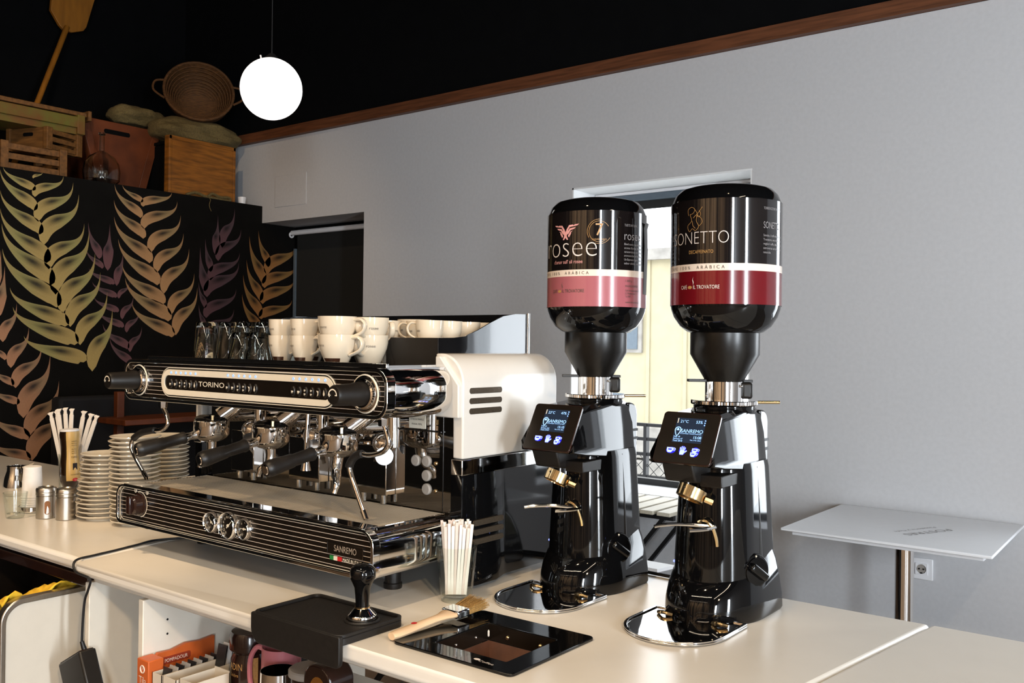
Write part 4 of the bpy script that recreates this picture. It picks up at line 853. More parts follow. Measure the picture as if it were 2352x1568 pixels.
for gx in (-2.187, -1.942, -1.694):
    for k in range(6):
        x = gx+k*.0218
        bt_ = obj('button', MB().lathe([(0, .0045), (.0062, .0042), (.0075, .0025), (.008, 0)], T(x, 1.3815, 1.3855) @ Rx(90) @ Matrix.Diagonal((1, 1.55, 1, 1)), 20), K['softblack'], cs)
        m = MB()
        if k in (0, 1): cupicon(m, x, 1.384, .0068+.001*k, 1.3766)
        elif k in (2, 3): cupicon(m, x, 1.3885, .0055, 1.3766); cupicon(m, x, 1.380, .0055, 1.3766)
        elif k == 4: m.add([(x-.0035, 1.3766, 1.390), (x+.004, 1.3766, 1.389), (x+.003, 1.3766, 1.380), (x-.001, 1.3766, 1.377), (x+.001, 1.3766, 1.384)], [(0, 1, 2, 3, 4)])
        else: m.add([(x, 1.3766, 1.393), (x+.003, 1.3766, 1.383), (x+.0015, 1.3766, 1.379), (x-.0015, 1.3766, 1.379), (x-.003, 1.3766, 1.383)], [(0, 1, 2, 3, 4)])
        obj('button_icon', m, K['ivory'], cs, smooth=0)
        obj('status_light', MB().torus(.0027, .0009, T(x+.003, 1.3775, 1.4142) @ Rx(90), 12, 5), K['blueled'], cs)
# steam knobs
for x in (-2.338, -1.455):
    M = T(x, 1.3825, 1.3895) @ Rx(90)
    kn = obj('steam_knob', MB().lathe([(.026, .0), (.0255, .035), (.0235, .040), (.022, .088), (.019, .094), (0, .095)], M, 36), K['softblack'], em)
    obj('chrome_collar', MB().lathe([(.0425, 0), (.042, .004), (.038, .006), (.034, .006), (.033, .014), (.029, .016), (.026, .012)], M, 40), K['chrome'], kn)
    obj('ivory_ring', MB().lathe([(.0395, .0062), (.0425, .0045)], M, 40), K['ivory'], kn)
    m = MB().lathe([(.0108, .0956), (.0135, .0956)], M, 24, 0, 0, 180); m.box(x-.0135, x-.006, 1.2865, 1.287, 1.3885, 1.3905); m.box(x+.0075, x+.0135, 1.2865, 1.287, 1.3885, 1.3905); m.box(x-.0107, x-.0088, 1.2865, 1.287, 1.3858, 1.3932)
    obj('white_arc', m, K['ivory'], kn, smooth=0)
# cup tray
obj('cup_tray', MB().box(UX0+.06, UX1-.06, 1.412, 1.93, 1.4455, 1.4495), K['mirror'], em)
obj('tray_front_lip', MB().box(-2.338, -1.418, 1.404, 1.412, 1.437, 1.4545), K['chrome'], em, bevel=.001)
obj('top_plate', MB().box(UX0+.03, UX1-.03, 1.40, 1.96, 1.425, 1.4455), K['steel'], em)
# side hoods
def hood(s):
    X = lambda d: (-1.369-d) if s > 0 else (-2.407+d)
    prof = [(X(0), 1.236), (X(0), 1.405)]+[(X(.068-.068*math.cos(math.radians(a))), 1.405+.071*math.sin(math.radians(a))) for a in range(10, 91, 10)]+[(X(.085), 1.476), (X(.085), 1.448), (X(.032), 1.40), (X(.030), 1.236)]
    h = obj('side_hood', MB().prism(prof, 'y', 1.600, 1.972), K['hood'], em, bevel=.004)
    obj('chrome_band', MB().box(min(X(-.002), X(.032)), max(X(-.002), X(.032)), 1.597, 1.976, 1.199, 1.235), K['chrome'], em, bevel=.002)
    # lower glossy panel: bulging front column and a flat rear part
    sec = [(X(.034), 1.600), (X(.002), 1.600), (X(-.004), 1.63), (X(-.004), 1.70), (X(.002), 1.742), (X(.006), 1.760), (X(.006), 1.970), (X(.034), 1.970)]
    sec2 = [(X(.034), 1.600), (X(.002), 1.600), (X(-.012), 1.64), (X(-.012), 1.715), (X(.004), 1.762), (X(.008), 1.780), (X(.006), 1.970), (X(.034), 1.970)]
    lw = obj('lower_side_panel', MB().prism(sec2, 'z', .945, 1.199, poly2=sec), K['black'], em)
    for k in range(3):
        if s > 0:
            vz = 1.391-k*.0235
            v = obj('vent', MB().prism(rrect(1.622, 1.742, vz-.0068, vz+.0068, .0066, 6), 'x', -1.3695, -1.3683), K['mesh'], h)
            lv = 1.088-k*.0215
            obj('lower_vent', MB().prism(rrect(1.628, 1.738, lv-.0065, lv+.0065, .0064, 6), 'x', X(-.0095+.001*k)-.001, X(-.0135)), K['mesh'], lw)
    # shoulder that joins the hood to the chrome front
    pf = [(X(.030), 1.40), (X(.085), 1.448), (X(.060), 1.44), (X(.045), 1.425), (X(.036), 1.40), (X(.034), 1.37), (X(.045), 1.345), (X(.06), 1.334), (X(.032), 1.334)]
    obj('shoulder', MB().prism([(X(.004), 1.330), (X(.004), 1.405), (X(.062), 1.470), (X(.076), 1.470), (X(.076), 1.330)], 'y', 1.588, 1.603), K['hood'], em, bevel=.003)
hood(1); hood(-1)
obj('rear_panel', MB().box(-2.375, -1.402, 1.955, 1.97, .96, 1.45), K['black'], em)
obj('body_core', MB().box(-2.37, -1.405, 1.635, 1.955, .985, 1.44), K['panelblack'], em)
# cup rail of glossy black sheet
sp_ = [(1.606, 1.4455), (1.606, 1.512), (1.66, 1.513), (1.70, 1.517), (1.75, 1.533), (1.80, 1.553), (1.85, 1.570), (1.90, 1.577), (1.955, 1.578), (1.955, 1.4455)]
cr = obj('cup_rail', MB().prism(sp_, 'x', -1.455, -1.451), K['rail'], em)
obj('cup_rail', MB().prism(sp_, 'x', -2.325, -2.321), K['rail'], em)
obj('rail_front_wing', MB().prism([(-1.617, 1.4455), (-1.617, 1.499), (-1.604, 1.512), (-1.451, 1.512), (-1.451, 1.4455)], 'y', 1.602, 1.606), K['softblack'], em)
obj('rail_front_wing', MB().prism([(-2.150, 1.4455), (-2.150, 1.512), (-2.325, 1.512), (-2.325, 1.4455)], 'y', 1.602, 1.606), K['softblack'], em)
obj('rail_wing_fold', MB().prism([(-1.617, 1.4455), (-1.588, 1.4455), (-1.609, 1.49), (-1.609, 1.505), (-1.617, 1.499)], 'y', 1.600, 1.602), K['softblack'], em)
obj('rail_back', MB().box(-2.325, -1.451, 1.951, 1.955, 1.4455, 1.578), K['rail'], em)
obj('rail_corner_post', MB().cyl((-1.449, 1.952, 1.4455), (-1.449, 1.952, 1.580), .0045), K['chrome'], em)
# groups
for gx in (-2.149, -1.899, -1.649):
    g = obj('group_head', MB().lathe([(0, 0), (.044, 0), (.045, .003), (.042, .008), (.030, .014), (0, .016)], T(gx, 1.478, 1.2865), 36), K['black'], em)
    obj('group_neck', MB().cyl((gx+.066, 1.560, 1.358), (gx+.016, 1.495, 1.296), .0215, .0235, 28), K['chrome'], g)
    obj('group_elbow', MB().cyl((gx+.02, 1.51, 1.298), (gx+.02, 1.61, 1.298), .016, .022, 28), K['chrome'], g)
    obj('valve_tube', MB().cyl((gx+.105, 1.555, 1.345), (gx+.105, 1.555, 1.255), .0155, .0155, 20), K['chrome'], g)
    obj('valve_body', MB().sph((gx+.085, 1.545, 1.262), .026, 20, 12, sc=(1.2, 1, 1)), K['chrome'], g)
    obj('valve_cap', MB().cyl((gx+.085, 1.545, 1.236), (gx+.108, 1.523, 1.236), .019, .021, 20), K['steel'], g)
    obj('bolt', MB().cyl((gx+.036, 1.455, 1.289), (gx+.036, 1.455, 1.302), .005, seg=6), K['brass'], g)
obj('water_spout', MB().tube([(-1.7475, 1.47, 1.338), (-1.7475, 1.465, 1.24), (-1.7475, 1.465, 1.222), (-1.7475, 1.465, 1.190)], [.0058, .0055, .006, .0125], 14), K['chrome'], em)
for lab, pts, grip in (('steam_wand', [(-2.288, 1.42, 1.340), (-2.287, 1.42, 1.318), (-2.262, 1.415, 1.296), (-2.253, 1.412, 1.272), (-2.276, 1.408, 1.256), (-2.318, 1.404, 1.2515), (-2.368, 1.40, 1.240), (-2.403, 1.398, 1.216), (-2.393, 1.396, 1.185), (-2.322, 1.392, 1.128)], (5, 8)),
                       ('steam_wand', [(-1.452, 1.43, 1.344), (-1.452, 1.43, 1.33), (-1.438, 1.43, 1.298), (-1.435, 1.43, 1.279), (-1.453, 1.43, 1.261), (-1.491, 1.43, 1.251), (-1.527, 1.43, 1.25), (-1.552, 1.43, 1.231), (-1.553, 1.43, 1.205), (-1.505, 1.43, 1.116)], (6, 9))):
    P = spline([Vector(p) for p in pts], 6)
    wnd = obj(lab, MB().tube(P, .0058, 12), K['chrome'], em)
    a, b = grip; obj('rubber_grip', MB().tube(P[a*6-2:b*6-7], .0092, 12), K['rubber'], wnd)
    obj('nut', MB().cyl(P[0]+Vector((0, 0, .004)), P[0]+Vector((0, 0, -.026)), .0135, .011, 6), K['chrome'], wnd)
    d = (P[-1]-P[-2]).normalized(); obj('tip', MB().cyl(P[-1]-d*.012, P[-1]+d*.008, .0075, .0065, 14), K['chrome'], wnd)
# portafilters (locked in the groups, each can be lifted out)
def portafilter(gx, label, double, dx):
    p = thing('portafilter', label, 'portafilter', (gx, 1.478, 1.225)); z = 1.248
    obj('basket_ring', MB().lathe([(0, -.020), (.014, -.020), (.030, -.015), (.041, -.007), (.0445, -.002), (.0465, .001), (.0465, .036), (.0445, .038), (0, .0382)], T(gx, 1.478, z), 44), K['chrome'], p)
    obj('lug', MB().box(gx+.040, gx+.053, 1.470, 1.486, z+.024, z+.034), K['chrome'], p, bevel=.002)
    a = Vector((gx, 1.478, 1.258)); d = Vector((dx/.2, -.985, -.20)).normalized()
    obj('neck', MB().lathe([(0, .040), (.013, .040), (.0115, .05), (.0095, .06), (.0115, .070), (.0135, .078), (0, .078)], align(a, a+d), 20), K['chrome'], p)
    obj('handle', MB().lathe([(0, .074), (.0155, .074), (.0165, .079), (.0148, .086), (.0142, .128), (.0158, .131), (.0172, .155), (.0195, .188), (.0185, .198), (.0150, .203), (0, .203)], align(a, a+d), 24), K['softblack'], p)
    obj('end_cap', MB().lathe([(0, .2048), (.0095, .2048), (.0118, .2025), (.0118, .199)], align(a, a+d), 24), K['chrome'], p)
    sp0 = MB()
    if double: sp0.tube([(gx, 1.478, 1.232), (gx, 1.478, 1.202), (gx-.003, 1.470, 1.186), (gx-.016, 1.462, 1.180), (gx-.022, 1.458, 1.160)], [.013, .0125, .011, .009, .0065], 12, smooth=4)
    else: sp0.tube([(gx, 1.478, 1.232), (gx, 1.474, 1.210), (gx+.008, 1.466, 1.190), (gx+.022, 1.455, 1.172), (gx+.022, 1.448, 1.150)], [.014, .0135, .012, .009, .0065], 12, smooth=4)
    obj('spout', sp0, K['chrome'], p)
    return p
portafilter(-2.149, 'portafilter with black handle in the left group beside the plates', True, -.036)
portafilter(-1.899, 'portafilter with black handle in the middle group of the machine', True, -.008)
portafilter(-1.649, 'portafilter with black handle in the right group beside the steam wand', False, -.012)
# ------------------------------------------------------------------ cups stacked on the cup tray
FZ = 1.4498
def make_cup(name, r, h, big):
    c = thing(name, 'x', 'cup', (0, 0, 0))
    prof = [(0, .004), (r*.50, .004), (r*.52, 0), (r*.58, 0), (r*.66, h*.10), (r*.79, h*.30), (r*.915, h*.52), (r*.975, h*.72), (r, h), (r*.965, h), (r*.935, h*.72), (r*.875, h*.52), (r*.74, h*.30), (r*.50, h*.12), (0, h*.10)]
    obj('bowl', MB().lathe(prof, None, 40), K['cup'], c, world=False)
    hp = [Vector((r*.90, 0, h*.88)), Vector((r*1.32, 0, h*.90)), Vector((r*1.56, 0, h*.72)), Vector((r*1.40, 0, h*.46)), Vector((r*.82, 0, h*.28))]
    P = spline(hp, 6); m = MB(); rings = []
    for i, p in enumerate(P):
        t = (P[min(i+1, len(P)-1)]-P[max(i-1, 0)]).normalized(); n = Vector((-t.z, 0, t.x)); w0 = .0088 if big else .0066; th = .0040 if big else .0032
        rings.append([p+n*th*math.sin(k/10*2*PI)+Vector((0, w0*math.cos(k/10*2*PI), 0)) for k in range(10)])
    obj('handle', m.loft(rings), K['cup'], c, world=False)
    obj('base_print', MB().lathe([(r*.585, .0008), (r*.66, h*.10), (r*.71, h*.175)], Matrix.Scale(1.008, 4), 14, 0, 240, 318), K['brownprint'], c, world=False)
    t1 = MB(); R = r*.955
    def bend(ph, zz, R):
        return lambda x, y, z: ((R+.0008)*math.cos(ph+x/R), (R+.0008)*math.sin(ph+x/R), zz+y)
    txt(t1, 'IL TROVATORE', w=.024 if big else .018, h=.0042, fn=bend(math.radians(246), h*.58, r*.95))
    txt(t1, 'rosee', w=.022 if big else .016, h=.007, fn=bend(math.radians(20-360+15), h*.56, r*.945))
    obj('lettering', t1, K['greyprint'], c, smooth=0, world=False)
    return c
big = make_cup('cappuccino_cup', .0455, .067, True); sml = make_cup('espresso_cup', .0345, .064, False)
first = {True: True, False: True}
def put(isbig, x, y, z, rz, label):
    src = big if isbig else sml
    if first[isbig]:
        first[isbig] = False; src.location = (x, y, z); src.rotation_euler = (0, 0, math.radians(rz)); src['label'] = label; src['group'] = 'cream cups on the machine'; return
    dup(src, (x, y, z), rz, label, 'cream cups on the machine')
front = [(False, -1.886, 1.500, 12, 'first front stack, next to the glasses'), (False, -1.784, 1.485, 10, 'second front stack from the glasses'), (True, -1.654, 1.475, 14, 'third front stack, the widest cups'),
         (True, -1.640, 1.567, -75, 'fourth front stack'), (False, -1.666, 1.652, -40, 'stack at the corner of the black rail')]
rightc = [(False, -1.525, 1.655, -150, 'stack behind the black rail wing'), (False, -1.535, 1.735, -148, 'second stack behind the black rail wing'), (False, -1.540, 1.812, -152, 'third stack behind the black rail wing'), (False, -1.545, 1.888, -150, 'last stack by the back of the rail'), (False, -1.60, 1.70, -140, 'inner stack beside the rail wing stack')]
rear = [(False, -1.87, 1.585, 40, 'stack behind the first front stack'), (True, -1.765, 1.580, 200, 'stack behind the second front stack'), (True, -1.66, 1.745, 210, 'inner stack behind the corner stack'), (True, -1.77, 1.68, 70, 'inner stack in the middle of the tray'), (False, -1.88, 1.665, 130, 'inner stack behind the tumblers'), (True, -1.67, 1.85, 40, 'rear inner stack by the back rail')]
for b, x, y, rz, d in front+rightc+rear:
    nm = 'cappuccino cup' if b else 'espresso cup'
    put(b, x, y, FZ, rz, 'lower cream %s, %s' % (nm, d))
    put(b, x+.001, y-.001, FZ+(.0425 if b else .0405), rz+9, 'upper cream %s, %s' % (nm, d))
# upturned glasses
def make_glass(name, r0, r1, h):
    g = thing(name, 'x', 'glass', (0, 0, 0))
    obj('glass_wall', MB().lathe([(r1-.002, 0), (r1, 0), (r1, .002), (r0, h-.004), (r0-.003, h), (0, h), (0, h-.014), (r0-.005, h-.016), (r1-.0028, .002), (r1-.002, 0)], None, 28), K['glassr'], g, world=False)
    return g
tall = make_glass('tall_tumbler', .0285, .036, .101); short = make_glass('short_tumbler', .0265, .037, .071)
gl = [(tall, -2.275, 1.545, 'upturned tall tumbler at the left end of the glasses'), (tall, -2.192, 1.560, 'second upturned tall tumbler from the left'), (tall, -2.112, 1.560, 'third upturned tall tumbler from the left'), (tall, -2.032, 1.565, 'upturned tall tumbler behind the short glasses'), (tall, -1.952, 1.575, 'upturned tall tumbler next to the cups'),
      (tall, -2.235, 1.635, 'upturned tall tumbler in the back row on the left'), (tall, -2.15, 1.64, 'upturned tall tumbler in the middle of the back row'), (tall, -2.06, 1.645, 'upturned tall tumbler in the back row on the right'),
      (short, -2.020, 1.478, 'upturned short tumbler in front of the tall ones'), (short, -1.935, 1.470, 'upturned short tumbler beside the first stack of cups')]
seen = set()
for src, x, y, d in gl:
    if src in seen: dup(src, (x, y, FZ), 0, d, 'upturned glasses on the machine')
    else: seen.add(src); src.location = (x, y, FZ); src['label'] = d; src['group'] = 'upturned glasses on the machine'
# ------------------------------------------------------------------ plates
def make_plate(r):
    p = thing('saucer', 'x', 'plate', (0, 0, 0))
    obj('dish', MB().lathe([(0, .0030), (r*.50, .0030), (r*.52, 0), (r*.60, 0), (r*.62, .0035), (r*.86, .0095), (r*.985, .0140), (r, .0158), (r*.985, .0172), (r*.84, .0125), (r*.60, .0066), (r*.40, .0055), (0, .0055)], None, 44), K['plate'], p, world=False)
    return p
P1 = make_plate(.0755); P2 = make_plate(.0845); usedp = set()
ordn = ['first', 'second', 'third', 'fourth', 'fifth', 'sixth', 'seventh', 'eighth', 'ninth', 'tenth', 'eleventh', 'twelfth', 'thirteenth', 'fourteenth', 'fifteenth', 'sixteenth', 'seventeenth', 'eighteenth', 'nineteenth', 'twentieth', 'twentyfirst', 'twentysecond']
rnd = random.Random(5)
def stack(src, x, y, n, step, where, lean, jit):
    for i in range(n):
        px, py = x+lean[0]*i/n+rnd.uniform(-jit, jit), y+lean[1]*i/n+rnd.uniform(-jit, jit)
        d = '%s saucer from the bottom of the %s' % (ordn[i], where); z = CZ+step*i
        if src in usedp: dup(src, (px, py, z), 0, d, 'plates in the '+where)
        else: usedp.add(src); src.location = (px, py, z); src['label'] = d; src['group'] = 'plates in the '+where
stack(P1, -2.826, 1.540, 15, .0138, 'low plate pile next to the shakers', (.022, .010), .0045)
stack(P1, -2.668, 1.566, 20, .0134, 'tall plate pile behind the steam wand', (-.006, .0), .0025)
stack(P2, -2.930, 1.825, 17, .0138, 'rear plate pile behind the left group', (.0, .0), .002)
stack(P2, -2.745, 1.860, 7, .0138, 'short rear plate pile by the machine post', (.0, .0), .002)
# ------------------------------------------------------------------ things at the left end of the counter
def shaker(x, y, label, window):
    s = thing('spice_shaker', label, 'shaker', (x, y, CZ)); M = T(x, y, CZ)
    obj('can', MB().lathe([(0, 0), (.0275, 0), (.0295, .002), (.0295, .070), (.028, .0715), (0, .0715)], M, 36), K['brushed'], s)
    obj('screw_lid', MB().lathe([(.0285, .072), (.0305, .0735), (.0305, .082), (.0297, .083), (.0305, .084), (.0305, .092), (.028, .097), (.024, .0985), (.022, .096), (0, .0955)], M, 36), K['brushed'], s)
    if window:
        vs = []; a0 = math.atan2(-y, -x)+.12
        for k in range(24):
            t = 2*PI*k/24; yy = .0085*math.cos(t); zz = .036+.022*math.sin(t)*(1 if abs(math.sin(t)) > .5 else 1); zz = .036+(.013 if math.sin(t) >= 0 else -.013)+.0085*math.sin(t)
            vs.append((x+.0299*math.cos(a0+yy/.0299), y+.0299*math.sin(a0+yy/.0299), CZ+zz))
        obj('oval_window', MB().add(vs, [tuple(range(24))]), K['spice'], s, smooth=0)
    return s
shaker(-2.962, 1.434, 'brushed steel shaker with an oval window onto brown powder', True)
shaker(-2.893, 1.462, 'plain brushed steel shaker right beside the windowed one', False)
sd = thing('steel_dish', 'small round steel dish under the upturned paper cups', 'dish', (-3.10, 1.455, CZ))
obj('dish_wall', MB().lathe([(0, 0), (.036, 0), (.040, .006), (.039, .018), (.042, .020), (.036, .019), (.034, .010), (0, .010)], T(-3.10, 1.455, CZ), 32), K['chrome'], sd)
for k in range(5):
    cpx = thing('paper_cup', ('upturned white cup at the bottom of the small cup tower', 'second white cup of the small cup tower', 'third white cup of the small cup tower', 'fourth white cup of the small cup tower', 'topmost white cup of the tower on the steel dish')[k], 'cup', (-3.10, 1.455, CZ+.0185+k*.0075), 0, 'white cups stacked on the dish')
    obj('cup_wall', MB().lathe([(.033, 0), (.0345, .001), (.0345, .004), (.0325, .005), (.0275, .098), (.0255, .100), (.022, .098), (0, .097), (0, .096), (.0265, .096), (.0318, .004), (.033, 0)], None, 30), K['paper'], cpx, world=False)
wg = thing('faceted_tumbler', 'small empty faceted glass at the left edge before the steel creamer', 'glass', (-3.035, 1.372, CZ))
obj('tumbler_wall', tumbler(MB(), T(-3.035, 1.372, CZ), .080, .026, .036), K['glass'], wg)
cr_ = thing('steel_creamer', 'polished steel milk creamer with a pouring lip at the left edge', 'jug', (-3.475, 1.575, CZ)); CM = T(-3.475, 1.575, CZ)
obj('creamer_wall', MB().lathe([(0, 0), (.042, 0), (.046, .006), (.046, .035), (.040, .065), (.0335, .088), (.034, .105), (.032, .105), (.031, .09), (.037, .064), (.043, .034), (.042, .008), (0, .006)], CM, 36), K['chrome'], cr_)
a = math.radians(40); d = Vector((math.cos(a), math.sin(a), 0)); n = Vector((-d.y, d.x, 0)); p = Vector((-3.475, 1.575, CZ))
vs = [p+d*.028+n*.022+Vector((0, 0, .104)), p+d*.062+Vector((0, 0, .118)), p+d*.028-n*.022+Vector((0, 0, .104)), p+d*.033+Vector((0, 0, .078))]
obj('spout', MB().add(vs+[v-d*.003 for v in vs], [(0, 1, 3), (1, 2, 3), (4, 7, 5), (5, 7, 6)]), K['chrome'], cr_)
sb = thing('syrup_bottle', 'brown topping bottle standing on its cap with a cream label', 'bottle', (-3.285, 1.675, CZ)); SBM = T(-3.285, 1.675, CZ) @ Ry(-2.5)
obj('cap', MB().lathe([(0, 0), (.022, 0), (.023, .003), (.021, .028), (0, .028)], SBM, 28), K['softblack'], sb)
def oval(prof, k=.72, seg=40):
    rings = []
    a0 = math.radians(-25)
    for r, z in prof:
        ring = []
        for i in range(seg):
            t = 2*PI*i/seg; x, y = r*math.cos(t), r*k*math.sin(t); ring.append((x*math.cos(a0)-y*math.sin(a0), x*math.sin(a0)+y*math.cos(a0), z))
        rings.append(ring)
    return rings
bpf = [(.022, .026), (.034, .040), (.046, .062), (.049, .085), (.046, .115), (.040, .150), (.0405, .180), (.044, .205), (.046, .225), (.044, .236), (.040, .240)]
obj('bottle_body', MB().loft(oval(bpf), M=SBM), K['syrup'], sb)
obj('white_base', MB().loft(oval([(.0455, .2365), (.044, .243), (.038, .245)]), M=SBM), K['plastic'], sb)
lbl = MB(); vs = []; seg = 16; lp_ = bpf[2:10]; a0 = math.radians(-25)
for r, z in lp_:
    for i in range(seg+1):
        t = math.radians(-22+118*i/seg); x, y = (r+.0006)*math.cos(t), (r+.0006)*.72*math.sin(t); vs.append((x*math.cos(a0)-y*math.sin(a0), x*math.sin(a0)+y*math.cos(a0), z))
lbl.add(vs, [(j*(seg+1)+i, j*(seg+1)+i+1, (j+1)*(seg+1)+i+1, (j+1)*(seg+1)+i) for j in range(len(lp_)-1) for i in range(seg)], M=SBM)
obj('cream_label', lbl, K['label'], sb)
def onsyr(z0, rr): 
    def f(x, y, z):
        ph = math.radians(28)+x/.045; zz = z0+y
        r = rr+.0012; X, Y = r*math.cos(ph), r*.72*math.sin(ph); return (X*math.cos(a0)-Y*math.sin(a0), X*math.sin(a0)+Y*math.cos(a0), zz)
    return f
t_ = MB()
for k, (s_, z) in enumerate((('INGREDIENTES', .200), ('azucar, cacao, agua', .193), ('conservar en lugar', .186))): txt(t_, s_, w=.030, h=.0035, M=SBM, fn=onsyr(z, .0435))
for k, (s_, z) in enumerate((('100 g  390 kcal', .172), ('grasas 2,1 g', .165), ('sal 0,1 g', .158))): txt(t_, s_, w=.028, h=.0033, M=SBM, fn=onsyr(z, .0415))
txt(t_, 'TOPPING', w=.034, h=.006, M=SBM, fn=onsyr(.142, .0425)); txt(t_, 'CHOCOLATE SIROPE', w=.040, h=.004, M=SBM, fn=onsyr(.082, .0492))
obj('label_lettering', t_, K['brownprint'], sb, smooth=0)
t_ = MB(); t_.loft(oval([(.0495, .098), (.0475, .118)]), cap=False) if False else None
q = [onsyr(.112, .0475)(.011*x, .012*y, 0) for x, y in ((-1, -1), (1, -1), (1, 1), (-1, 1))]; obj('dark_picture', MB().add(q, [(0, 1, 2, 3)], M=SBM), K['syrup'], sb, smooth=0)
q = [onsyr(.066, .0480)(.013*math.cos(k/20*2*PI), .006*math.sin(k/20*2*PI), 0) for k in range(20)]; obj('red_oval', MB().add(q, [tuple(range(20))], M=SBM), K['red'], sb, smooth=0)
gs = thing('straw_glass', 'tall clear glass holding wrapped paper straws behind the syrup bottle', 'glass', (-3.375, 1.715, CZ)); GM = T(-3.375, 1.715, CZ)
obj('glass_wall', MB().lathe([(0, 0), (.030, 0), (.032, .003), (.036, .145), (.034, .145), (.030, .010), (0, .009)], GM, 30), K['glass'], gs)
for i, (dx, dy, ang, L) in enumerate(((-.020, .0, -13, .292), (-.012, .006, -10, .295), (-.004, -.004, -7, .300), (.002, .004, -4, .303), (.008, -.004, 2, .300), (.014, .004, 9, .295), (.020, .0, 15, .292), (.022, .006, 18, .290))):
    s = thing('paper_straw', ('white wrapped straw leaning furthest towards the mural', 'second white wrapped straw in the glass', 'third white wrapped straw in the glass', 'fourth white wrapped straw in the glass', 'wrapped straw rising behind the syrup bottle', 'wrapped straw leaning towards the plates', 'wrapped straw leaning most towards the plates', 'last wrapped straw at the plate side')[i], 'straw', (-3.375+dx*.5, 1.715+dy, CZ+.012), 38, 'wrapped straws in the glass')
    s.rotation_euler = (0, math.radians(ang), math.radians(38))
    obj('wrapper', MB().box(-.0075, .0075, -.004, .004, 0, L-.022), K['paper'], s, bevel=.0025, world=False)
    tw = MB(); rnd2 = random.Random(i)
    tw.loft([[(-.0055, -.003, L-.022), (.0055, -.003, L-.022), (.0055, .003, L-.022), (-.0055, .003, L-.022)], [(-.0045, -.002, L-.012), (.005, -.002, L-.014), (.005, .002, L-.012), (-.0045, .002, L-.014)], [(-.009-rnd2.random()*.003, -.002, L-.004), (.007, -.003, L-.006), (.009+rnd2.random()*.004, .002, L), (-.006, .003, L)]])
    obj('twisted_end', tw, K['paper'], s, world=False, smooth=0)
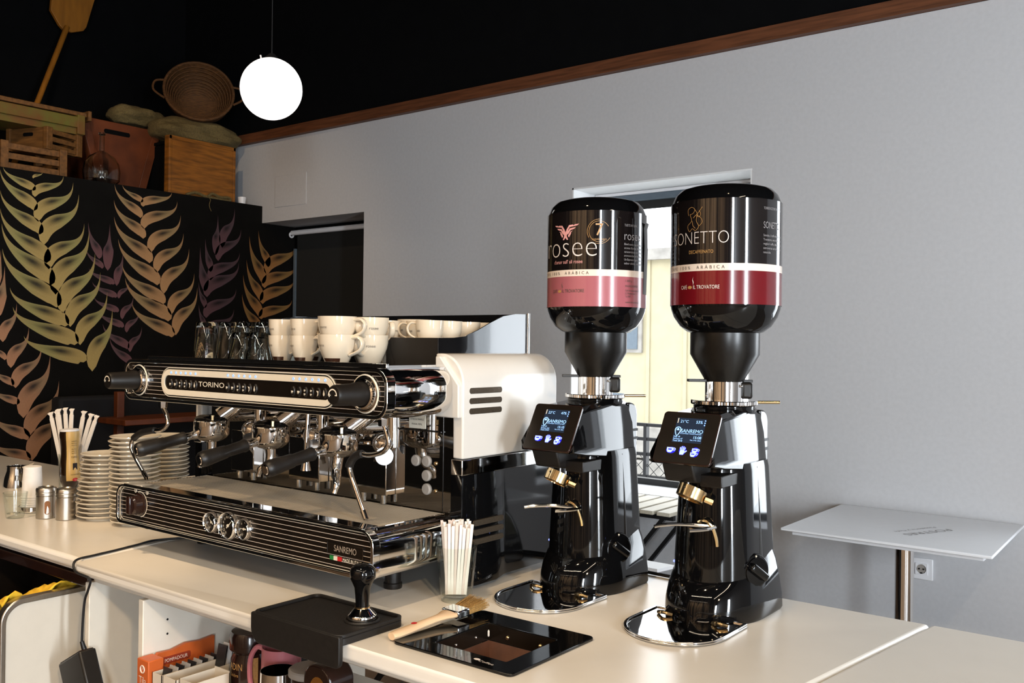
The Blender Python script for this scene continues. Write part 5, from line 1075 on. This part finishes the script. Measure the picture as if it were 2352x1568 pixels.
# ------------------------------------------------------------------ the two coffee grinders
def sect(hx, y0, yf, yb, z, k=0.0, n=20, rc=.022):
    """outline: half ellipse in front, rounded corners behind; k tilts the ring"""
    pts = []
    for i in range(n+1):
        a = PI+PI*i/n; pts.append((hx*math.cos(a), y0+(y0-yf)*math.sin(a)))
    for cx, a0 in ((hx-rc, 0), (-(hx-rc), 90)):
        for i in range(6):
            a = math.radians(a0+18*i); pts.append((cx+rc*math.cos(a), yb-rc+rc*math.sin(a)))
    return [(x, y, z+k*(y-yf)) for x, y in pts]
BR_ = .1185
def oncyl(ph, z0, R=BR_+.0012):
    return lambda x, y, z: (R*math.sin(ph+x/R), -R*math.cos(ph+x/R), z0+y)
def grinder(cx, name, label, kind):
    g = thing('coffee_grinder', label, 'coffee grinder', (cx, 1.89, CZ))
    A = lambda n, m, mt_, p=g, **k: obj(n, m, mt_, p, world=False, **k)
    A('base_boot', MB().loft([sect(.104, -.02, -.148, .094, 0), sect(.107, -.02, -.152, .096, .006), sect(.106, -.02, -.150, .095, .030, .02), sect(.101, -.02, -.143, .092, .052, .10), sect(.094, -.02, -.131, .086, .068, .22), sect(.087, -.02, -.120, .080, .078, .32)]), K['black'])
    A('column', MB().loft([sect(.091, -.03, -.118, .088, .03), sect(.089, -.03, -.117, .086, .12), sect(.084, -.03, -.113, .082, .22), sect(.079, -.03, -.109, .079, .31), sect(.076, -.03, -.105, .078, .325)]), K['black'])
    A('column_rib', MB().loft([[(.0865, -.008, .125), (.0915, -.001, .125), (.0905, .004, .125), (.084, .004, .125)], [(.0735, -.008, .315), (.0785, -.001, .315), (.0775, .004, .315), (.071, .004, .315)]]), K['softblack'])
    hd = []
    for y, zb, zt, hw in ((-.198, .330, .345, .062), (-.150, .322, .428, .062), (-.02, .308, .440, .061), (.055, .300, .436, .061), (.075, .300, .428, .058)):
        b = hw+.010; hd.append([(-b, y, zb), (b, y, zb), (b, y, zb+.02), (hw, y, zt-.010), (hw-.012, y, zt), (-hw+.012, y, zt), (-hw, y, zt-.010), (-b, y, zb+.02)])
    h_ = A('head', MB().loft(hd), K['black'], bevel=.003)
    A('head_side_plate', MB().prism([(-.135, .338), (-.148, .415), (.045, .424), (.060, .318)], 'x', .0655, .0685, M=Matrix.Rotation(math.radians(-4.5), 4, Vector((0, 1, 0))) @ T(.004, 0, .006)), K['black'], h_, bevel=.002)
    A('rear_cover', MB().prism(rrect(.052, .096, .0, .432, [.004, .004, .03, .004], 5), 'x', -.062, .062), K['black'], h_, bevel=.008)
    for z in (.342, .362): A('vent_slot', MB().box(.045, .0632, .070, .0972, z, z+.006), K['softblack'], h_)
    # display
    ang = math.degrees(math.atan2(.099, .055)); PM = T(.003, -.1795, .3825) @ Rx(ang)
    w_, h0 = .128, .114
    dp = A('display_panel', MB().prism(rrect(-w_/2, w_/2, -h0/2, h0/2, .008), 'z', -.003, .003, M=PM), K['leather'], bevel=.001)
    A('glass_front', MB().prism(rrect(-w_/2+.002, w_/2-.002, -h0/2+.002, h0/2-.002, .007), 'z', .003, .0034, M=PM), K['panelblack'], dp)
    P = lambda u, v: ((u-.5)*w_, (.5-v)*h0)
    x0, y1 = P(.26, .12); x1, y0 = P(.77, .60)
    A('screen', MB().box(x0, x1, y0, y1, .0034, .0038, M=PM), K['screen'], dp, smooth=0)
    s_ = MB(); L = lambda t, u, v, hh, al='L', w=None: txt(s_, t, h=hh, w=w, M=PM @ T(*P(u, v), .0042), align=al)
    tmp, hum, ln, clk = (('23°C', '47%', ('Hoy 04', 'Semana 261', 'Total 24447'), '15:10'), ('21°C', '53%', ('Hoy 18', 'Semana 47', 'Total 2818'), '15:08'))[kind]
    L(tmp, .33, .215, .0062); L(hum, .715, .215, .0062, 'R'); L('SANREMO', .375, .405, .0078, 'L', .049); L('COFFEE MACHINES', .375, .435, .0022, 'L', .047)
    for i, t in enumerate(ln): L(t, .275, .505+i*.040, .0034)
    L(clk, .755, .515, .0060, 'R'); L('Mie 2 Mar 2022', .755, .555, .0026, 'R')
    cx0, cy0 = P(.322, .385)
    s_.torus(.0062, .0009, PM @ T(cx0, cy0+.003, .0042), 20, 5, 0, -20, 200); s_.tube([PM @ Vector((cx0-.006, cy0+.001, .0042)), PM @ Vector((cx0-.0035, cy0-.006, .0042)), PM @ Vector((cx0, cy0-.011, .0042)), PM @ Vector((cx0+.0035, cy0-.006, .0042)), PM @ Vector((cx0+.006, cy0+.001, .0042))], .0008, 5)
    s_.add([(cx0-.0035, cy0+.002, .0042), (cx0+.0035, cy0+.002, .0042), (cx0+.001, cy0+.007, .0042), (cx0-.002, cy0+.006, .0042)], [(0, 1, 2, 3)], M=PM)
    A('screen_writing', s_, K['screenink'], dp, smooth=0)
    d_ = MB(); ux, uy = P(.755, .20)
    for k in range(3): d_.sph((ux, uy-.005+k*.005, .0042), .0015, 8, 5, M=PM)
    A('drop_icon', d_, K['blueled'], dp)
    t_ = MB(); ux, uy = P(.285, .19); t_.box(ux-.0008, ux+.0008, uy-.004, uy+.007, .004, .0044, M=PM); A('thermometer_icon', t_, K['ivory'], dp, smooth=0)
    def halo(x, y, w0, h0_, nm):  # emissive disc imitates the blue glow spreading around a lit icon
        A(nm, MB().prism([(x+w0*math.cos(k/20*2*PI), y+h0_*math.sin(k/20*2*PI)) for k in range(20)], 'z', .0032, .0036, M=PM), K['bluehalo'], dp, smooth=0)
    halo(*P(.285, .76), .0105, .0068, 'painted_icon_glow'); halo(*P(.487, .75), .0075, .0098, 'painted_icon_glow'); halo(*P(.705, .765), .0090, .0105, 'painted_icon_glow')
    def icup(m, x, y, s):
        o_ = [(x-s*.55, y+s*.35), (x+s*.42, y+s*.35), (x+s*.36, y-s*.12), (x+s*.16, y-s*.38), (x-s*.32, y-s*.38), (x-s*.5, y-s*.12)]
        c0_ = (x-.05*s, y); i_ = [((a-c0_[0])*.62+c0_[0], (b-c0_[1])*.55+c0_[1]-.02*s) for a, b in o_]
        m.ring(o_, i_, 'z', .0034, .0042, M=PM); m.torus(s*.17, s*.055, PM @ T(x+s*.56, y+s*.12, .0040), 12, 4)
        m.prism([(x-s*.42, y-.02*s), (x+s*.30, y-.02*s), (x+s*.12, y-s*.33), (x-s*.28, y-s*.33)], 'z', .0034, .0041, M=PM)
    ic = MB(); icup(ic, *P(.275, .755), .0150); A('single_cup_icon', ic, K['blueglow'], dp, smooth=0)
    ic = MB(); hx_, hy_ = P(.485, .76)
    ic.prism([(hx_-.0045, hy_-.008), (hx_+.0035, hy_-.008), (hx_+.0055, hy_-.002), (hx_+.0045, hy_+.002), (hx_-.0045, hy_+.002), (hx_-.0052, hy_-.003)], 'z', .0034, .0041, M=PM)
    for k, (fx, fl, fa) in enumerate(((-.0042, .0060, 14), (-.0016, .0080, 4), (.0012, .0078, -6), (.0038, .0062, -16))): ic.prism(rrect(-.0009, .0009, 0, fl, .0008, 3), 'z', .0034, .0041, M=PM @ T(hx_+fx, hy_+.0022, 0) @ Rz(fa))
    ic.prism(rrect(-.001, .001, 0, .0065, .0009, 3), 'z', .0034, .0041, M=PM @ T(hx_+.0050, hy_-.003, 0) @ Rz(-48)); A('hand_icon', ic, K['blueglow'], dp, smooth=0)
    ic = MB(); X_, Y_ = P(.70, .735); icup(ic, X_, Y_, .0125); icup(ic, X_-.002, Y_-.0088, .0125); A('double_cup_icon', ic, K['blueglow'], dp, smooth=0)
    # dosing parts
    A('dosing_block', MB().prism([(-.190, .332), (-.172, .292), (-.10, .285), (-.06, .30), (-.06, .335)], 'x', -.050, .020), K['softblack'], bevel=.004)
    A('slide_box', MB().box(.018, .066, -.150, -.030, .283, .308), K['softblack'], bevel=.002)
    CM_ = T(.004, -.160, .268) @ Ry(13) @ Rx(-24)
    cr = A('outlet_ring', MB().lathe([(.0245, -.012), (.0295, -.011), (.0305, .012), (.026, .013), (.024, 0), (.0245, -.012)], CM_, 36), K['brass'])
    A('outlet_nut', MB().cyl(CM_ @ Vector((.030, .004, 0)), CM_ @ Vector((.046, .010, .0)), .0075, .0075, 8), K['brass'], cr)
    A('grub_screw', MB().sph(CM_ @ Vector((-.006, -.030, .004)), .0022, 8, 6), K['softblack'], cr)
    fk = A('filter_fork', MB().tube([(.034, -.118, .198), (-.010, -.150, .202), (-.038, -.185, .203), (-.056, -.205, .200)], [.0045, .0045, .004, .0035], 8, smooth=4), K['steel'])
    A('fork_arm', MB().tube([(.036, -.115, .196), (.026, -.150, .196), (.006, -.172, .195)], .0045, 8, smooth=4), K['steel'], fk)
    A('fork_hook', MB().tube([(.004, -.125, .205), (.018, -.128, .211), (.033, -.124, .200), (.040, -.118, .175), (.041, -.114, .158)], .0034, 8, smooth=5), K['brass'], fk)
    KM = T(.0865, -.034, .100) @ align((0, 0, 0), (.906, -.42, .04))
    kn = A('power_switch', MB().lathe([(.037, -.020), (.037, .004), (.034, .008), (.030, .009), (.029, .012), (0, .012)], KM, 40), K['black'])
    A('switch_grip', MB().box(-.009, .009, -.026, .026, .010, .024, M=KM @ Rz(55)), K['black'], kn, bevel=.005)
    t_ = MB(); FM = KM @ Rz(0)
    A('switch_dot', MB().sph(KM @ Vector((0, -.0315, .0085)), .0022, 8, 6), K['ivory'], kn); A('switch_dot', MB().sph(KM @ Vector((0, .0315, .0085)), .0022, 8, 6), K['ivory'], kn)
    A('blue_lamp', MB().sph((-.0795, -.070, .102), .0028, 10, 6), K['blueglow'])
    # tray
    to = [(.105*math.cos(math.radians(180+180*i/28)), -.212+.105*math.sin(math.radians(180+180*i/28))) for i in range(29)]+[(.105, -.105), (-.105, -.105)]
    ti = [(x*.93, (y+.20)*.94-.20) for x, y in to]
    tr = A('catch_tray', MB().prism(to, 'z', .001, .006), K['steel'], bevel=.0015)
    A('tray_rim', MB().ring(to, ti, 'z', .006, .0095), K['chrome'], tr, bevel=.0012)
    A('mirror_plate', MB().prism(ti, 'z', .006, .0066), K['mirror'], tr)
    for x in (-.058, .066): A('tray_lug', MB().tube([(x-.016, -.150, .010), (x, -.158, .014), (x+.018, -.152, .011)], .0042, 8, smooth=4), K['brass'], tr)
    # adjustment ring, collar, funnel and bottle
    A('lower_ring', MB().lathe([(0, .430), (.064, .430), (.066, .434), (.066, .442), (.060, .445), (0, .445)], None, 48), K['black'])
    kr = []
    for z, f in ((.444, .985), (.4455, 1), (.452, 1), (.4535, .985)):
        kr.append([((.0715*f-(.0009 if i % 2 else 0))*math.cos(2*PI*i/144), (.0715*f-(.0009 if i % 2 else 0))*math.sin(2*PI*i/144), z) for i in range(144)])
    rg_ = A('grind_ring', MB().loft(kr), K['chrome'], smooth=20)
    A('ring_lever', MB().cyl((.066*.79, .066*.61, .449), (.122*.79, .122*.61, .4495), .0034, seg=12), K['brass'], rg_)
    A('collar', MB().lathe([(.0415, .452), (.0415, .496), (.038, .498), (0, .498)], None, 40), K['chrome'])
    A('clamp', MB().box(-.014, .014, .036, .060, .457, .493, M=Rz(-62)), K['softblack'], bevel=.006)
    A('clamp_screw', MB().sph((.044*math.cos(math.radians(-10)), .044*math.sin(math.radians(-10)), .485), .003, 10, 6), K['steel'])
    fn_ = A('funnel', MB().lathe([(.042, .494), (.043, .498), (.0745, .553), (.0745, .600), (.072, .603), (0, .603)], None, 48), K['funnel'])
    A('gate_slide', MB().box(-.080, .060, -.011, .011, .4925, .4985, M=Rz(37.6)), K['softblack'], fn_, bevel=.001)
    R = BR_
    prof = [(0, .598), (.070, .598), (.082, .602), (.098, .614), (.111, .634), (.1165, .650), (R, .662), (R, .862), (.1165, .880), (.110, .896), (.099, .908), (.080, .914), (0, .916)]
    bt = A('bean_bottle', MB().lathe(prof, None, 64), K['black'])
    cols = ('pink', 'wine')
    A('label_top', MB().lathe([(R+.0006, .741), (R+.0006, .882-.004)], None, 64), K['labelblack'], bt)
    A('label_band', MB().lathe([(R+.0007, .7275), (R+.0007, .7425)], None, 64), K['band'], bt)
    A('label_bottom', MB().lathe([(R+.0006, .658), (R+.0006, .728)], None, 64), K[cols[kind]], bt)
    D = math.radians
    ink = MB(); gold = MB(); grey = MB(); pk = MB(); dark = MB()
    off = -.022
    if kind == 0:
        txt(ink, 'rosee', w=.150, h=.052, fn=oncyl(D(-3.5), .772), off=off)
        txt(pk, "d'amor sull' ali rosee", w=.082, h=.0085, fn=oncyl(D(-3), .757))
        for s in (-1, 1):
            for k in range(3):
                a, b = .006+.002*k, .036-.008*k
                z = .842-.0075*k
                q = [(s*a, z-.010), (s*(a+.006), z-.001), (s*(b-.004), z+.002), (s*b, z+.0055), (s*(a+.004), z+.0035), (s*(a-.003), z-.006)]
                pk.add([oncyl(D(-5), 0)(x, y, 0) for x, y in q], [tuple(range(6))])
            q = [(s*.010, .830), (s*.004, .838), (-s*.008, .812), (-s*.004, .812)]; pk.add([oncyl(D(-5), 0)(x, y, 0) for x, y in q], [(0, 1, 2, 3)])
        txt(gold, '7', h=.028, fn=oncyl(D(35), .820)); txt(gold, 'ANIVERSARIO', w=.034, h=.004, fn=oncyl(D(35), .809))
        for rr, a0, a1 in ((.0235, 30, 300), (.0275, 80, 210), (.0275, 250, 330)):
            for i in range(40):
                u, v = D(a0+(a1-a0)*i/40), D(a0+(a1-a0)*(i+1)/40)
                gold.add([oncyl(D(35), .829)(r_*math.cos(t), r_*math.sin(t), 0) for r_, t in ((rr, u), (rr+.0009, u), (rr+.0009, v), (rr, v))], [(0, 1, 2, 3)])
        L0 = (('TUESTE NATURAL', .843, .0055, .040), ('rosee', .812, .020, .052)); para = ('Blend suave y equilibrado de', 'aromas florales. Sus notas', 'caracteristicas son la fruta,', 'aromaticidad de las flores.', 'Un Espresso ligero, con un', 'sabor dulce, refinado.')
    else:
        txt(ink, 'SONETTO', w=.140, h=.027, fn=oncyl(D(-6), .784), off=off)
        txt(gold, 'DECAFFEINATO', w=.056, h=.0072, fn=oncyl(D(-1), .764))
        c0_ = oncyl(D(-8), .835)
        for pts in (((-.016, .010), (-.017, .022), (-.008, .027), (.0, .022), (-.004, .014), (-.012, .012)), ((.0, .022), (.006, .012), (.004, -.002), (.010, -.014), (.004, -.022)), ((-.012, .012), (-.008, -.002), (-.018, -.012), (-.013, -.024), (-.006, -.018), (.0, -.022), (.004, -.022)),
                    ((.004, .008), (.014, .004), (.018, -.006), (.010, -.014)), ((-.004, .004), (.008, .014), (.018, .026)), ((.012, .018), (.014, .010), (.010, .006), (.006, .012)), ((-.006, -.002), (-.004, -.012), (.002, -.018))):
            q = spline([Vector((x, y, 0)) for x, y in pts], 5)
            for i in range(len(q)-1):
                d = (q[i+1]-q[i]).normalized(); n = Vector((-d.y, d.x, 0))*.00045
                gold.add([c0_(*(v)) for v in (q[i]-n, q[i+1]-n, q[i+1]+n, q[i]+n)], [(0, 1, 2, 3)])
        L0 = (('TORREFAZIONE NATURALE', .856, .0055, .064), ('SONETTO', .817, .014, .056)); para = ('Sonetto, il caffe decaffeinato', 'Trovatore, una miscela dei', 'migliori caffe, decaffeinati', 'attraverso un processo', 'naturale.')
    for t, z, hh, ww in L0: txt(grey, t, w=ww, h=hh, fn=oncyl(D(64), z), align='L', off=-.006)
    for i, t in enumerate(para): txt(grey, t, w=.062 if len(t) > 12 else .022, h=.0048, fn=oncyl(D(64), .800-i*.0088), align='L')
    txt(dark, 'CAFE 100%  ARÁBICA', w=.150, h=.0068, fn=oncyl(D(-12), .7315, R+.0014), spacing=1.7)
    tgt = dark if kind == 0 else ink
    txt(tgt, 'CAFÉ', w=.017, h=.0078, fn=oncyl(D(-21), .690)); txt(tgt, 'IL TROVATORE', w=.058, h=.0078, fn=oncyl(D(5), .690))
    b_ = MB(); b_.add([oncyl(D(-13), .6935)(.0055*math.cos(k/18*2*PI), .0034*math.sin(k/18*2*PI), 0) for k in range(18)], [tuple(range(18))]); A('bean_mark', b_, K['gold'], bt, smooth=0)
    tgt.add([oncyl(D(-9), .698)(x, y, 0) for x, y in ((0, 0), (.0016, .006), (-.001, .012), (.0005, .018), (-.0022, .011), (-.0004, .005))], [(0, 1, 2, 3, 4, 5)])
    if kind == 0:
        for i, t in enumerate(('1.000 g', 'INGREDIENTES', 'Cafe de tueste natural', 'C/ Ponferrada 12', 'Tel 987', 'www.iltrovatore')): txt(dark, t, w=(.020, .040, .044, .036, .016, .044)[i], h=.0045, fn=oncyl(D(66), (.716, .704, .694, .687, .680, .667)[i]), align='L')
    for n_, m_, k_ in (('white_lettering', ink, 'ink'), ('gold_lettering', gold, 'gold'), ('grey_lettering', grey, 'inkgrey'), ('pink_lettering', pk, 'inkpink'), ('dark_lettering', dark, 'greyprint')):
        if m_.v: A(n_, m_, K[k_], bt, smooth=0)
    if kind == 0:
        A('peeled_label_edge', MB().loft([[(R*math.sin(D(a_))+f*.0, -R*math.cos(D(a_)), z) for z in (.79, .83, .86, .868)] for a_, f in ((100, 0),)]+[[((R+.006)*math.sin(D(108)), -(R+.006)*math.cos(D(108)), z) for z in (.78, .825, .862, .870)]], cap=False), K['labelblack'], bt, smooth=0) if False else None
        A('peeled_label_edge', MB().lathe([(R+.001, .690), (R+.0035, .80), (R+.002, .845), (R+.0055, .858)], None, 4, 0, 8, 24), K['labelblack'], bt)
    return g
grinder(-1.20, 'g', 'black grinder with the pink-banded bean bottle, beside the machine', 0)
grinder(-.867, 'g', 'black grinder with the dark red-banded bean bottle, nearest the high table', 1)
